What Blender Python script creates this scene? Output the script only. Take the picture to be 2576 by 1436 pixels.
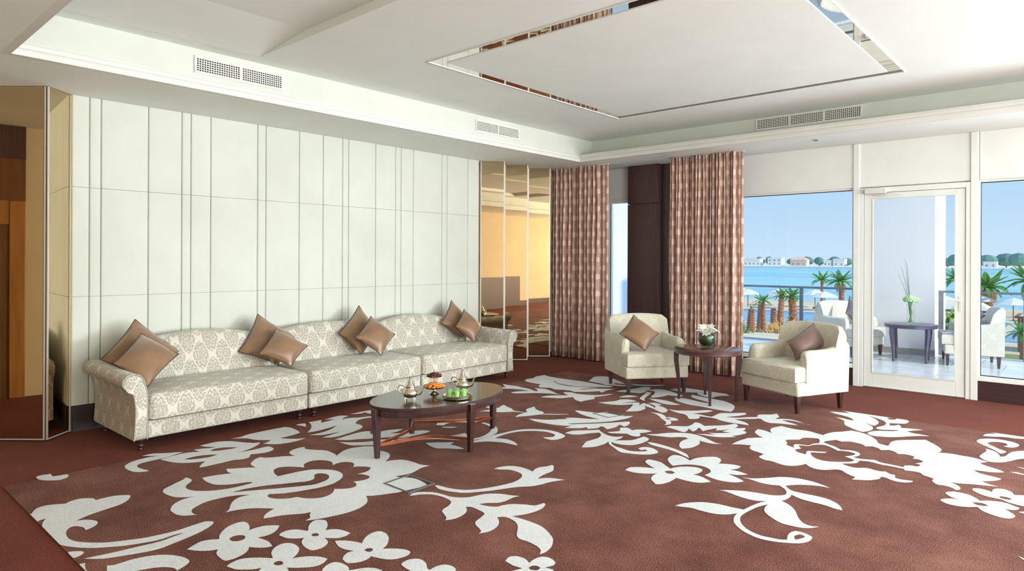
import bpy, bmesh, math, random
from mathutils import Vector, Matrix
from mathutils.geometry import tessellate_polygon

for o in list(bpy.data.objects):
    bpy.data.objects.remove(o)
scn = bpy.context.scene
C = scn.collection
random.seed(7)
PI = math.pi

# ---------------------------------------------------------------- camera, world, lights, exposure
YAW, ROLL = 0.72995, -0.004
cam_d = bpy.data.cameras.new('camera')
cam = bpy.data.objects.new('camera', cam_d); C.objects.link(cam)
_f = Vector((-math.sin(YAW), math.cos(YAW), 0)); _r = Vector((math.cos(YAW), math.sin(YAW), 0)); _u = Vector((0, 0, 1))
_R = _r * math.cos(ROLL) - _u * math.sin(ROLL)
_U = _r * math.sin(ROLL) + _u * math.cos(ROLL)
m = Matrix((_R, _U, -_f)).transposed().to_4x4(); m.translation = (0, 0, 1.5)
cam.matrix_world = m
cam_d.sensor_width = 36.0; cam_d.lens = 36.0 * 1654.93 / 2576.0
cam_d.shift_y = -(718.0 - 651.91) / 2576.0
cam_d.clip_start = 0.05; cam_d.clip_end = 6000
scn.camera = cam

w = bpy.data.worlds.new('sky'); scn.world = w; w.use_nodes = True
nt = w.node_tree; nt.nodes.clear()
_tc = nt.nodes.new('ShaderNodeTexCoord'); _sp = nt.nodes.new('ShaderNodeSeparateXYZ')
_cr = nt.nodes.new('ShaderNodeValToRGB'); _bg = nt.nodes.new('ShaderNodeBackground'); _wo = nt.nodes.new('ShaderNodeOutputWorld')
nt.links.new(_tc.outputs['Generated'], _sp.inputs[0]); nt.links.new(_sp.outputs['Z'], _cr.inputs[0])
nt.links.new(_cr.outputs[0], _bg.inputs[0]); nt.links.new(_bg.outputs[0], _wo.inputs[0])
_e = _cr.color_ramp.elements
_e[0].position = 0.0; _e[0].color = (0.45, 0.585, 0.71, 1)
_e[1].position = 0.9; _e[1].color = (0.15, 0.32, 0.62, 1)
_x = _cr.color_ramp.elements.new(0.12); _x.color = (0.33, 0.505, 0.69, 1)
SKY = 1.17
_bg.inputs['Strength'].default_value = SKY

def sun(name, direction, energy, angle, col):
    d = bpy.data.lights.new(name, 'SUN'); d.energy = energy; d.angle = angle; d.color = col
    o = bpy.data.objects.new(name, d); C.objects.link(o)
    o.rotation_euler = Vector(direction).to_track_quat('-Z', 'Y').to_euler()
    o.location = (30, -20, 40)
    return o
sun('sun', (-0.84, 0.05, -0.54), 3.2, 0.02, (1.0, 0.95, 0.86))

def area(name, loc, direction, sx, sy, energy, col):
    d = bpy.data.lights.new(name, 'AREA'); d.shape = 'RECTANGLE'; d.size = sx; d.size_y = sy; d.energy = energy; d.color = col
    o = bpy.data.objects.new(name, d); C.objects.link(o)
    o.location = loc; o.rotation_euler = Vector(direction).to_track_quat('-Z', 'Z').to_euler()
    return o
# added fill lamps that brighten the room, set at windows out of view
area('fill_lamp_north', (5.0, 8.55, 1.40), (-0.30, -1, 1.0), 7.2, 2.1, 1500, (0.95, 0.985, 1.0))
area('fill_lamp_east', (8.88, 4.2, 1.45), (-1, 0.05, 1.3), 6.4, 2.3, 900, (0.98, 1.0, 0.98))
area('fill_lamp_south', (6.5, -0.70, 1.45), (-0.45, 1, 1.0), 4.2, 2.3, 480, (1.0, 1.0, 0.97))

vs = scn.view_settings
vs.view_transform = 'Standard'; vs.look = 'None'; vs.gamma = 1.0; vs.exposure = 0.28
vs.use_curve_mapping = False
scn.cycles.max_bounces = 10
scn.cycles.transparent_max_bounces = 16

# ---------------------------------------------------------------- materials
def lin(c):
    return tuple(((v / 255.0) / 12.92 if v / 255.0 <= 0.04045 else ((v / 255.0 + 0.055) / 1.055) ** 2.4) for v in c[:3]) + (1.0,)

MATS = {}
def mat(name, rgb, rough=0.6, metal=0.0, spec=0.5, coat=0.0, sheen=0.0):
    m = bpy.data.materials.new(name); m.use_nodes = True
    b = m.node_tree.nodes['Principled BSDF']
    b.inputs['Base Color'].default_value = lin(rgb); b.inputs['Roughness'].default_value = rough
    b.inputs['Metallic'].default_value = metal; b.inputs['Specular IOR Level'].default_value = spec
    b.inputs['Coat Weight'].default_value = coat; b.inputs['Sheen Weight'].default_value = sheen
    MATS[name] = m
    return m

class G:
    """tiny helper for node graphs"""
    def __init__(self, m):
        self.t = m.node_tree; self.b = self.t.nodes['Principled BSDF']
    def n(self, kind, **kw):
        x = self.t.nodes.new(kind)
        for k, v in kw.items(): setattr(x, k, v)
        return x
    def l(self, a, b): self.t.links.new(a, b)
    def put(self, sock, v):
        if hasattr(v, 'links'): self.l(v, sock)
        else: sock.default_value = v
    def m(self, op, a, b=0.0, c=None):
        x = self.n('ShaderNodeMath', operation=op)
        self.put(x.inputs[0], a); self.put(x.inputs[1], b)
        if c is not None: self.put(x.inputs[2], c)
        return x.outputs[0]
    def coord(self, kind='Object'):
        return self.n('ShaderNodeTexCoord').outputs[kind]
    def mapping(self, vec, scale=(1, 1, 1), rot=(0, 0, 0)):
        x = self.n('ShaderNodeMapping'); self.l(vec, x.inputs[0]); x.inputs['Scale'].default_value = scale; x.inputs['Rotation'].default_value = rot
        return x.outputs[0]
    def noise(self, vec, scale, detail=2.0, rough=0.5):
        x = self.n('ShaderNodeTexNoise'); self.l(vec, x.inputs['Vector']); x.inputs['Scale'].default_value = scale
        x.inputs['Detail'].default_value = detail; x.inputs['Roughness'].default_value = rough
        return x.outputs['Fac']
    def ramp(self, fac, stops):
        x = self.n('ShaderNodeValToRGB'); self.l(fac, x.inputs[0]); e = x.color_ramp.elements
        while len(e) < len(stops): e.new(0.5)
        for i, (p, c) in enumerate(stops): e[i].position = p; e[i].color = lin(c)
        return x.outputs[0]
    def mix(self, fac, a, b):
        x = self.n('ShaderNodeMix', data_type='RGBA'); self.put(x.inputs['Factor'], fac)
        self.put(x.inputs['A'], a); self.put(x.inputs['B'], b)
        return x.outputs['Result']
    def bump(self, h, strength=0.3, dist=0.01):
        x = self.n('ShaderNodeBump'); self.l(h, x.inputs['Height']); x.inputs['Strength'].default_value = strength; x.inputs['Distance'].default_value = dist
        self.l(x.outputs[0], self.b.inputs['Normal'])
    def color(self, c): self.l(c, self.b.inputs['Base Color'])

def noisy(name, c1, c2, scale, rough=0.6, bump=0.0, metal=0.0, spec=0.5, stretch=(1, 1, 1), detail=3.0, dist=0.004, coat=0.0, lo=0.35, hi=0.65):
    m = mat(name, c1, rough, metal, spec, coat); g = G(m)
    f = g.noise(g.mapping(g.coord('Object'), stretch), scale, detail)
    g.color(g.ramp(f, [(lo, c1), (hi, c2)]))
    if bump: g.bump(f, bump, dist)
    return m

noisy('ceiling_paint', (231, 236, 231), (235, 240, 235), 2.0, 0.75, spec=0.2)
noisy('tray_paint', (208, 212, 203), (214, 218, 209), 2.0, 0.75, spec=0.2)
noisy('trim_paint', (220, 221, 215), (226, 226, 221), 3.0, 0.45, spec=0.3)
noisy('wall_pad', (204, 208, 198), (212, 216, 207), 1.6, 0.6, 0.04, spec=0.35, detail=5)
noisy('beige_wall', (206, 186, 152), (212, 192, 160), 2.0, 0.8)
noisy('brown_panel', (104, 66, 32), (118, 78, 40), 3.0, 0.45, stretch=(6, 6, .6))
noisy('amber_light_panel', (160, 106, 50), (174, 120, 60), 3.0, 0.45, stretch=(6, 6, .6))  # a corridor's warm light is mixed into this colour
noisy('white_frame', (230, 235, 232), (235, 239, 237), 3.0, 0.4, spec=0.4)
noisy('grey_metal', (120, 126, 134), (132, 138, 146), 8.0, 0.35, metal=0.5)
noisy('chrome', (205, 205, 200), (215, 214, 209), 6.0, 0.15, metal=1.0)
noisy('edge_metal', (222, 220, 210), (230, 228, 219), 6.0, 0.45, metal=0.5)
noisy('silver', (214, 204, 182), (228, 220, 200), 30.0, 0.2, metal=1.0, bump=0.15, dist=0.002)
noisy('copper', (190, 104, 70), (204, 120, 84), 9.0, 0.28, metal=1.0)
noisy('dark_hole', (24, 24, 23), (30, 30, 29), 20.0, 0.9)
noisy('grille_white', (222, 222, 214), (228, 228, 220), 10.0, 0.5)
noisy('black_metal', (26, 24, 24), (34, 31, 30), 12.0, 0.35)
noisy('exterior_white', (228, 228, 230), (236, 236, 238), 1.2, 0.85)
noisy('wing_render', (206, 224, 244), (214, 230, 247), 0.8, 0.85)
noisy('exterior_grey', (228, 226, 226), (233, 231, 231), 0.8, 0.85)
noisy('plinth_grey', (150, 146, 140), (164, 160, 152), 4.0, 0.8)
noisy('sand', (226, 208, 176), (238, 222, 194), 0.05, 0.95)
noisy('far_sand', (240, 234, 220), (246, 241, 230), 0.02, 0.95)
noisy('parasol_white', (244, 238, 226), (250, 246, 238), 0.5, 0.8)
noisy('timber', (124, 84, 60), (148, 104, 76), 2.0, 0.7, stretch=(1, 1, 6))
noisy('house_white', (244, 238, 230), (250, 246, 240), 0.2, 0.9)
noisy('house_pink', (232, 196, 178), (240, 208, 192), 0.2, 0.9)
noisy('house_glass', (120, 150, 170), (140, 168, 186), 0.2, 0.3)
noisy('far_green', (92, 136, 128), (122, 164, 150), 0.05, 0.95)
noisy('pool_water', (64, 160, 214), (96, 182, 226), 0.25, 0.2)
noisy('lawn', (120, 142, 72), (168, 160, 96), 0.35, 0.95)
noisy('frond_green', (58, 128, 44), (104, 170, 70), 2.0, 0.6)
noisy('frond_dry', (196, 150, 86), (222, 182, 116), 3.0, 0.8)
noisy('palm_trunk', (150, 92, 66), (196, 136, 100), 9.0, 0.9, 0.6, dist=0.05, stretch=(1, 1, 3))
noisy('bush_green', (86, 136, 52), (140, 170, 74), 3.0, 0.8)
noisy('bush_olive', (150, 140, 62), (190, 168, 84), 3.0, 0.8)
noisy('petal_white', (248, 248, 236), (252, 252, 246), 20.0, 0.6)
noisy('petal_green', (168, 222, 150), (196, 238, 178), 30.0, 0.7)
noisy('stamen', (214, 224, 120), (228, 234, 150), 30.0, 0.7)
noisy('leaf_dark', (14, 34, 16), (48, 78, 36), 26.0, 0.35, detail=5)
noisy('stem_green', (90, 140, 70), (116, 160, 92), 14.0, 0.6)
noisy('reed', (78, 110, 96), (98, 128, 112), 14.0, 0.7)
noisy('date_fruit', (60, 18, 16), (98, 34, 28), 90.0, 0.3)
noisy('apricot', (226, 122, 34), (244, 160, 66), 80.0, 0.4)
noisy('tea_green', (150, 224, 118), (184, 236, 150), 40.0, 0.2)
noisy('terrace_tile', (214, 216, 216), (230, 231, 231), 2.5, 0.16, spec=0.6, detail=4)
noisy('terrace_grout', (160, 168, 176), (170, 178, 186), 3.0, 0.8)

def wood(name, c1, c2, rough, coat=0.0, axis='Z'):
    m = mat(name, c1, rough, coat=coat); g = G(m)
    st = {'Z': (60, 60, 2.0), 'X': (2.0, 60, 60), 'Y': (60, 2.0, 60)}[axis]
    v = g.mapping(g.coord('Object'), st)
    f = g.noise(v, 1.0, 4.0, 0.6)
    g.color(g.ramp(f, [(0.3, c1), (0.7, c2)]))
    g.bump(f, 0.05, 0.002)
    m.node_tree.nodes['Principled BSDF'].inputs['Coat Roughness'].default_value = 0.08
wood('wood_wall', (66, 44, 44), (86, 60, 58), 0.42)
wood('wood_base', (52, 34, 34), (68, 46, 45), 0.4, axis='X')
wood('wood_base_left', (36, 22, 20), (48, 31, 28), 0.45, axis='Y')
wood('wood_table', (50, 36, 32), (64, 46, 40), 0.24, coat=0.55, axis='Y')
wood('wood_round', (72, 42, 44), (92, 58, 58), 0.28, coat=0.5, axis='X')
wood('wood_leg', (50, 28, 26), (70, 40, 36), 0.3, coat=0.3)
wood('terrace_wood_shaded', (64, 58, 82), (78, 72, 96), 0.3, coat=0.3)  # copy of the table wood with bluish shade put into its colour

def carpet(name, c1, c2, c3, fine):
    m = mat(name, c2, 0.95, spec=0.08, sheen=0.03); g = G(m)
    v = g.coord('Object')
    f = g.noise(v, fine, 2.0, 0.7); f2 = g.noise(v, 2.2, 3.0, 0.6)
    mixf = g.m('ADD', g.m('MULTIPLY', f, 0.75), g.m('MULTIPLY', f2, 0.25))
    g.color(g.ramp(mixf, [(0.40, c1), (0.5, c2), (0.60, c3)]))
    g.bump(f, 0.22, 0.004)
carpet('carpet_brown', (74, 39, 31), (112, 69, 58), (156, 110, 97), 170)
carpet('carpet_border', (104, 51, 38), (114, 58, 44), (124, 66, 51), 90)
carpet('carpet_white', (208, 213, 215), (222, 227, 230), (234, 239, 243), 170)

def damask(name, light, dark, w_, h_, rough, amount):
    m = mat(name, light, rough, spec=0.3, sheen=0.2); g = G(m)
    sx = g.n('ShaderNodeSeparateXYZ'); g.l(g.coord('UV'), sx.inputs[0])
    u, v = sx.outputs[0], sx.outputs[1]
    nz = g.noise(g.coord('UV'), 55.0, 2.0)
    def lattice(off):
        a = g.m('SUBTRACT', g.m('FRACT', g.m('ADD', g.m('DIVIDE', u, w_), off + 50.0)), 0.5)
        b = g.m('SUBTRACT', g.m('FRACT', g.m('ADD', g.m('DIVIDE', v, h_), off + 50.0)), 0.5)
        aa = g.m('ABSOLUTE', a); ab = g.m('ABSOLUTE', b)
        d = g.m('ADD', g.m('POWER', g.m('DIVIDE', aa, 0.36), 1.55), g.m('POWER', g.m('DIVIDE', ab, 0.44), 1.55))
        r = g.m('SQRT', g.m('ADD', g.m('MULTIPLY', a, a), g.m('MULTIPLY', b, b)))
        th = g.m('ARCTAN2', ab, aa)
        s = g.m('SINE', g.m('ADD', g.m('MULTIPLY', r, 44.0), g.m('MULTIPLY', g.m('SINE', g.m('MULTIPLY', th, 9.0)), 2.2)))
        s = g.m('ADD', g.m('MULTIPLY', s, 0.5), g.m('MULTIPLY', g.m('SUBTRACT', nz, 0.5), 2.8))
        inside = g.n('ShaderNodeMapRange'); g.l(d, inside.inputs[0])
        inside.inputs[1].default_value = 0.86; inside.inputs[2].default_value = 1.0; inside.inputs[3].default_value = 1.0; inside.inputs[4].default_value = 0.0
        sw = g.n('ShaderNodeMapRange'); g.l(s, sw.inputs[0])
        sw.inputs[1].default_value = -0.5; sw.inputs[2].default_value = 0.1
        sw.inputs[3].default_value = 0.12; sw.inputs[4].default_value = 1.0
        return g.m('MULTIPLY', inside.outputs[0], sw.outputs[0])
    f = g.m('MAXIMUM', lattice(0.0), lattice(0.5))
    g.color(g.mix(g.m('MULTIPLY', f, amount), lin(light), lin(dark)))
    g.bump(g.noise(g.coord('UV'), 420.0, 2.0), 0.12, 0.002)
damask('sofa_damask', (216, 214, 202), (150, 144, 128), 0.21, 0.30, 0.55, 0.70)
damask('chair_damask', (212, 207, 190), (192, 185, 166), 0.22, 0.30, 0.6, 0.7)
damask('terrace_fabric', (206, 202, 192), (190, 186, 176), 0.22, 0.30, 0.7, 0.7)

def satin(name, c1, c2, rough):
    m = mat(name, c1, rough, spec=0.5, sheen=0.35); g = G(m)
    f = g.noise(g.coord('Object'), 5.0, 2.0)
    g.color(g.ramp(f, [(0.35, c1), (0.65, c2)]))
    g.bump(g.noise(g.mapping(g.coord('Object'), (1, 1, 1)), 9.0, 3.0), 0.12, 0.02)
satin('satin_bronze', (134, 103, 76), (152, 119, 90), 0.33)
satin('satin_mauve', (112, 88, 80), (126, 100, 92), 0.45)
satin('satin_grey', (104, 96, 108), (120, 112, 122), 0.6)
noisy('piping', (84, 58, 44), (96, 68, 52), 30.0, 0.5)

def curtain_mat():
    m = mat('curtain_cloth', (160, 118, 100), 0.5, spec=0.4, sheen=0.3); g = G(m)
    sx = g.n('ShaderNodeSeparateXYZ'); g.l(g.coord('UV'), sx.inputs[0])
    def lat(off):
        a = g.m('MULTIPLY', g.m('SUBTRACT', g.m('FRACT', g.m('ADD', g.m('DIVIDE', sx.outputs[0], 0.15), off)), 0.5), 0.15)
        b = g.m('MULTIPLY', g.m('SUBTRACT', g.m('FRACT', g.m('ADD', g.m('DIVIDE', sx.outputs[1], 0.25), off)), 0.5), 0.25)
        return g.m('SQRT', g.m('ADD', g.m('MULTIPLY', a, a), g.m('MULTIPLY', b, b)))
    d = g.m('MINIMUM', lat(0.0), lat(0.5))
    mr = g.n('ShaderNodeMapRange'); g.l(d, mr.inputs[0])
    mr.inputs[1].default_value = 0.038; mr.inputs[2].default_value = 0.044; mr.inputs[3].default_value = 1.0; mr.inputs[4].default_value = 0.0
    g.color(g.mix(mr.outputs[0], lin((196, 160, 144)), lin((228, 204, 194))))
curtain_mat()

def bronze_mirror(name, rgb, rough):
    m = mat(name, rgb, rough, metal=1.0); g = G(m)
    f = g.noise(g.coord('Object'), 0.7, 1.0)
    g.color(g.ramp(f, [(0.3, rgb), (0.7, tuple(min(255, c + 4) for c in rgb))]))
bronze_mirror('mirror_bronze', (208, 187, 152), 0.015)
bronze_mirror('mirror_clear', (236, 234, 228), 0.01)

def pane_mat(name, tint, gloss):
    m = bpy.data.materials.new(name); m.use_nodes = True; t = m.node_tree; t.nodes.clear()
    tr = t.nodes.new('ShaderNodeBsdfTransparent'); tr.inputs[0].default_value = tint
    gl = t.nodes.new('ShaderNodeBsdfGlossy'); gl.inputs['Roughness'].default_value = 0.0
    mx = t.nodes.new('ShaderNodeMixShader'); fr = t.nodes.new('ShaderNodeLayerWeight'); fr.inputs[0].default_value = 0.5
    pw = t.nodes.new('ShaderNodeMath'); pw.operation = 'POWER'; pw.inputs[1].default_value = 4.0
    ml = t.nodes.new('ShaderNodeMath'); ml.operation = 'MULTIPLY_ADD'; ml.inputs[1].default_value = gloss; ml.inputs[2].default_value = 0.03 * gloss
    t.links.new(fr.outputs['Facing'], pw.inputs[0])
    out = t.nodes.new('ShaderNodeOutputMaterial')
    t.links.new(pw.outputs[0], ml.inputs[0]); t.links.new(ml.outputs[0], mx.inputs[0])
    t.links.new(tr.outputs[0], mx.inputs[1]); t.links.new(gl.outputs[0], mx.inputs[2]); t.links.new(mx.outputs[0], out.inputs[0])
    MATS[name] = m
pane_mat('window_glass', (0.97, 0.985, 0.99, 1), 0.6)
pane_mat('vessel_glass', (0.985, 0.995, 0.99, 1), 0.8)

def sea_mat():
    m = mat('sea_water', (120, 200, 224), 0.25, spec=0.4); g = G(m)
    f = g.noise(g.mapping(g.coord('Object'), (0.004, 0.02, 1)), 1.0, 3.0)
    g.color(g.ramp(f, [(0.35, (112, 196, 218)), (0.65, (152, 217, 230))]))
sea_mat()

# ---------------------------------------------------------------- mesh helpers
OFF = {}
class MB:
    def __init__(self): self.v = []; self.f = []; self.uv = None
    def add(self, vs_, fs_):
        k = len(self.v); self.v += [tuple(p) for p in vs_]; self.f += [tuple(i + k for i in f) for f in fs_]; return self
    def box(self, x0, x1, y0, y1, z0, z1):
        return self.add([(x0, y0, z0), (x1, y0, z0), (x1, y1, z0), (x0, y1, z0), (x0, y0, z1), (x1, y0, z1), (x1, y1, z1), (x0, y1, z1)],
                        [(0, 3, 2, 1), (4, 5, 6, 7), (0, 1, 5, 4), (1, 2, 6, 5), (2, 3, 7, 6), (3, 0, 4, 7)])
    def rings(self, rings, closed=True, caps=True, loop=False):
        n = len(rings[0]); k = len(self.v)
        for r in rings: self.v += [tuple(p) for p in r]
        R = len(rings)
        for i in range(R if loop else R - 1):
            a = k + i * n; b = k + ((i + 1) % R) * n
            for j in range(n if closed else n - 1):
                j2 = (j + 1) % n
                self.f.append((a + j, a + j2, b + j2, b + j))
        if caps and closed and not loop:
            self.f.append(tuple(k + j for j in reversed(range(n))))
            self.f.append(tuple(k + (R - 1) * n + j for j in range(n)))
        return self
    def lathe(self, prof, cx=0, cy=0, cz=0, n=24, caps=True):
        return self.rings([[(cx + r * math.cos(2 * PI * j / n), cy + r * math.sin(2 * PI * j / n), cz + z) for j in range(n)] for r, z in prof], True, caps)
    def tube(self, pts, rad, n=8, caps=True):
        pts = [Vector(p) for p in pts]; rr = rad if isinstance(rad, (list, tuple)) else [rad] * len(pts)
        rings = []; ref = None
        for i, p in enumerate(pts):
            t = (pts[min(i + 1, len(pts) - 1)] - pts[max(i - 1, 0)]).normalized()
            if ref is None: ref = Vector((0, 0, 1)) if abs(t.z) < 0.9 else Vector((1, 0, 0))
            a = t.cross(ref).normalized(); b = a.cross(t).normalized(); ref = b
            rings.append([p + (a * math.cos(2 * PI * j / n) + b * math.sin(2 * PI * j / n)) * rr[i] for j in range(n)])
        return self.rings(rings, True, caps)
    def sphere(self, c, r, n=12, sc=(1, 1, 1), m_=8):
        prof = []
        for i in range(m_ + 1):
            a = -PI / 2 + PI * i / m_
            prof.append((max(1e-4, math.cos(a)), math.sin(a)))
        return self.rings([[(c[0] + r * sc[0] * q * math.cos(2 * PI * j / n), c[1] + r * sc[1] * q * math.sin(2 * PI * j / n), c[2] + r * sc[2] * s) for j in range(n)] for q, s in prof], True, True)
    def prism(self, poly, axis, a0, a1):
        """poly: 2D outline; axis: extrusion axis"""
        def P(p, a):
            return {'x': (a, p[0], p[1]), 'y': (p[0], a, p[1]), 'z': (p[0], p[1], a)}[axis]
        return self.rings([[P(p, a0) for p in poly], [P(p, a1) for p in poly]], True, True)

def mesh(name, mb, material, smooth=False, angle=40, uvbox=False):
    me = bpy.data.meshes.new(name); me.from_pydata(mb.v, [], mb.f); me.update()
    bm_ = bmesh.new(); bm_.from_mesh(me); bmesh.ops.recalc_face_normals(bm_, faces=bm_.faces); bm_.to_mesh(me); bm_.free()
    me.materials.append(MATS[material])
    if smooth:
        me.polygons.foreach_set('use_smooth', [True] * len(me.polygons)); me.set_sharp_from_angle(angle=math.radians(angle))
    if uvbox:
        ul = me.uv_layers.new(name='UVMap')
        for p in me.polygons:
            n = p.normal; ax = max(range(3), key=lambda i: abs(n[i]))
            for li in p.loop_indices:
                c = me.vertices[me.loops[li].vertex_index].co
                ul.data[li].uv = ((c.y, c.z), (c.x, c.z), (c.x, c.y))[ax]
    elif mb.uv:
        ul = me.uv_layers.new(name='UVMap')
        for l in me.loops: ul.data[l.index].uv = mb.uv[l.vertex_index]
    return me

def put(name, mb, material, parent=None, smooth=False, bevel=0.0, angle=40, uvbox=False, seg=2, local=False, subsurf=0):
    """one mesh object. Coordinates are world coordinates unless local (then those of the thing)."""
    off = OFF.get(parent, Vector((0, 0, 0))) if parent else Vector((0, 0, 0))
    if not local and off.length > 0:
        mb.v = [(a - off.x, b - off.y, c - off.z) for a, b, c in mb.v]
    me = mesh(name, mb, material, smooth or bevel > 0, angle, uvbox)
    o = bpy.data.objects.new(name, me); C.objects.link(o)
    if parent: o.parent = parent
    OFF[o] = off
    if bevel > 0:
        b = o.modifiers.new('bevel', 'BEVEL'); b.width = bevel; b.segments = seg; b.limit_method = 'ANGLE'; b.angle_limit = math.radians(50)
    if subsurf:
        b = o.modifiers.new('sub', 'SUBSURF'); b.levels = subsurf; b.render_levels = subsurf
    return o

def tag(o, label=None, cat=None, group=None, kind=None):
    if label: o['label'] = label
    if cat: o['category'] = cat
    if group: o['group'] = group
    if kind: o['kind'] = kind
    return o
def thing(name, loc, label, cat, group=None, rz=0.0):
    o = bpy.data.objects.new(name, None); C.objects.link(o); o.location = loc; o.rotation_euler = (0, 0, rz); o.empty_display_size = 0.1
    OFF[o] = Vector(loc)
    return tag(o, label, cat, group)
def struct(name, mb, material, bevel=0.0, **kw):
    return tag(put(name, mb, material, None, bevel=bevel, **kw), kind='structure')
def sroot(name, loc=(0, 0, 0)):
    o = bpy.data.objects.new(name, None); C.objects.link(o); o.location = loc; OFF[o] = Vector(loc)
    return tag(o, kind='structure')
def copy_tree(o, parent=None):
    c = o.copy(); C.objects.link(c); c.parent = parent
    for ch in o.children: copy_tree(ch, c)
    return c
def inst(name, me, parent, loc=(0, 0, 0), rot=(0, 0, 0), scale=(1, 1, 1)):
    o = bpy.data.objects.new(name, me); C.objects.link(o); o.parent = parent; o.location = loc; o.rotation_euler = rot; o.scale = scale
    return o

# ================================================================ THE ROOM
XW, YN, ZS, ZC = -6.568, 8.642, 2.896, 3.247     # padded wall, window wall, soffit, tray ceiling
XE, YS = 9.00, -0.80
struct('floor', MB().box(-7.5, XE + .15, YS - .15, YN + .16, -0.12, 0.0), 'carpet_border')

# ---- the white padded wall: rows and columns of padded panels
ys = [1.683, 1.816, 1.905, 2.292, 2.589, 2.674, 2.865, 3.351, 3.443, 3.831, 4.129, 4.386, 4.468, 4.853, 5.156, 5.244, 5.443, 5.935, 6.028, 6.417, 6.637]
zs_ = [0.225, 1.162, 2.108, ZS]
wl = struct('wall_left', MB().box(XW - .16, XW - .028, 1.683, 6.637, 0, ZS + .4), 'trim_paint')
def pad(y0, y1, z0, z1):
    g, r, x0, x1 = 0.0016, 0.012, XW - .03, XW
    prof = [(x0, y0 + g)]
    for k in range(5):
        a = PI / 2 * k / 4; prof.append((x1 - r + r * math.sin(a), y0 + g + r - r * math.cos(a)))
    for k in range(5):
        a = PI / 2 * k / 4; prof.append((x1 - r + r * math.cos(a), y1 - g - r + r * math.sin(a)))
    prof.append((x0, y1 - g))
    return MB().prism(prof, 'z', z0 + .0015, z1 - .0015)
for i in range(len(ys) - 1):
    for k in range(3):
        put('panel', pad(ys[i], ys[i + 1], zs_[k], zs_[k + 1]), 'wall_pad', wl, smooth=True, angle=50)
struct('baseboard_left', MB().box(XW - .03, XW + .012, 1.69, 6.637, 0, 0.223), 'wood_base_left', bevel=.003)
# the rest of the west side, behind the mirror panels
struct('wall_west', MB().box(-7.5, -7.35, YS, YN, 0, ZS + .4).box(-7.36, XW - .1, 8.30, 8.45, 0, ZS + .4), 'beige_wall')

# ---- bronze mirror panels that turn away from the padded wall
def mirror_panel(p0, p1, label, z0=0.012, z1=ZS - .004, cat='mirror panel', group=None):
    p0 = Vector(p0 + (0,)); p1 = Vector(p1 + (0,)); d = (p1 - p0); L = d.length; d.normalize()
    nrm = Vector((d.y, -d.x, 0))
    t = thing('mirror_panel', ((p0.x + p1.x) / 2, (p0.y + p1.y) / 2, 0), label, cat, group)
    def slab(a, b, n0, n1, za, zb):
        q = [p0 + d * a + nrm * n0, p0 + d * b + nrm * n0, p0 + d * b + nrm * n1, p0 + d * a + nrm * n1]
        return MB().rings([[(v.x, v.y, za) for v in q], [(v.x, v.y, zb) for v in q]])
    put('core', slab(0, L, -.035, -.006, z0, z1), 'wood_wall', t)
    put('mirror_glass', slab(.013, L - .013, -.006, 0, z0 + .010, z1), 'mirror_bronze', t)
    for a, b in ((0, .013), (L - .013, L)):
        put('edge_trim', slab(a, b, -.006, .003, z0, z1), 'edge_metal', t)
    put('bottom_trim', slab(.013, L - .013, -.006, .003, z0, z0 + .010), 'edge_metal', t)
    return t
mirror_panel((-6.598, 6.694), (-6.346, 6.931), 'bronze mirror panel next to the white padded wall, reflecting the sofa arm')
mirror_panel((-6.570, 7.175), (-6.318, 7.414), 'middle one of three narrow bronze mirror panels past the sofa end')
mirror_panel((-6.549, 7.685), (-6.300, 7.920), 'bronze mirror panel beside the brown dotted curtain in the room corner')
K = (-6.395, 1.470)
mirror_panel((-7.14, 0.803), (K[0] - .012, K[1] - .011), 'wide bronze mirror panel reflecting amber corridor tones beside a chrome edge')
mirror_panel(K, (XW - .022, 1.684), 'narrow bronze mirror panel reflecting the white padded wall and sofa arm', cat='mirror panel')

# ---- window wall
HB = 2.370
wn = struct('wall_window', MB().box(-7.5, -5.72, YN, YN + .14, 0, ZS + .4).box(-5.72, XE, YN + .004, YN + .14, HB, ZS + .4)
            .box(-5.285, -4.60, YN + .004, YN + .14, 0, HB), 'white_frame')
for a, b in ((-5.72, -5.29), (-4.6, -2.19), (-2.19, -.975), (-.975, 1.1), (1.1, 3.65), (3.65, 6.25), (6.25, XE)):
    put('panel', MB().box(a + .003, b - .003, YN - .012, YN + .004, HB + .004 + (.055 if a < -5.5 else 0), ZS), 'white_frame', wn, bevel=.003)
struct('wall_column', MB().box(-5.285, -4.776, 8.50, YN, 0, 2.32).box(-5.285, -4.776, 8.50, YN, 2.326, ZS).box(-4.776, -4.60, 8.60, YN, 0, ZS), 'wood_wall', bevel=.003)  # last box is a dark strip for the recess shadow beside the curtain

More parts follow.
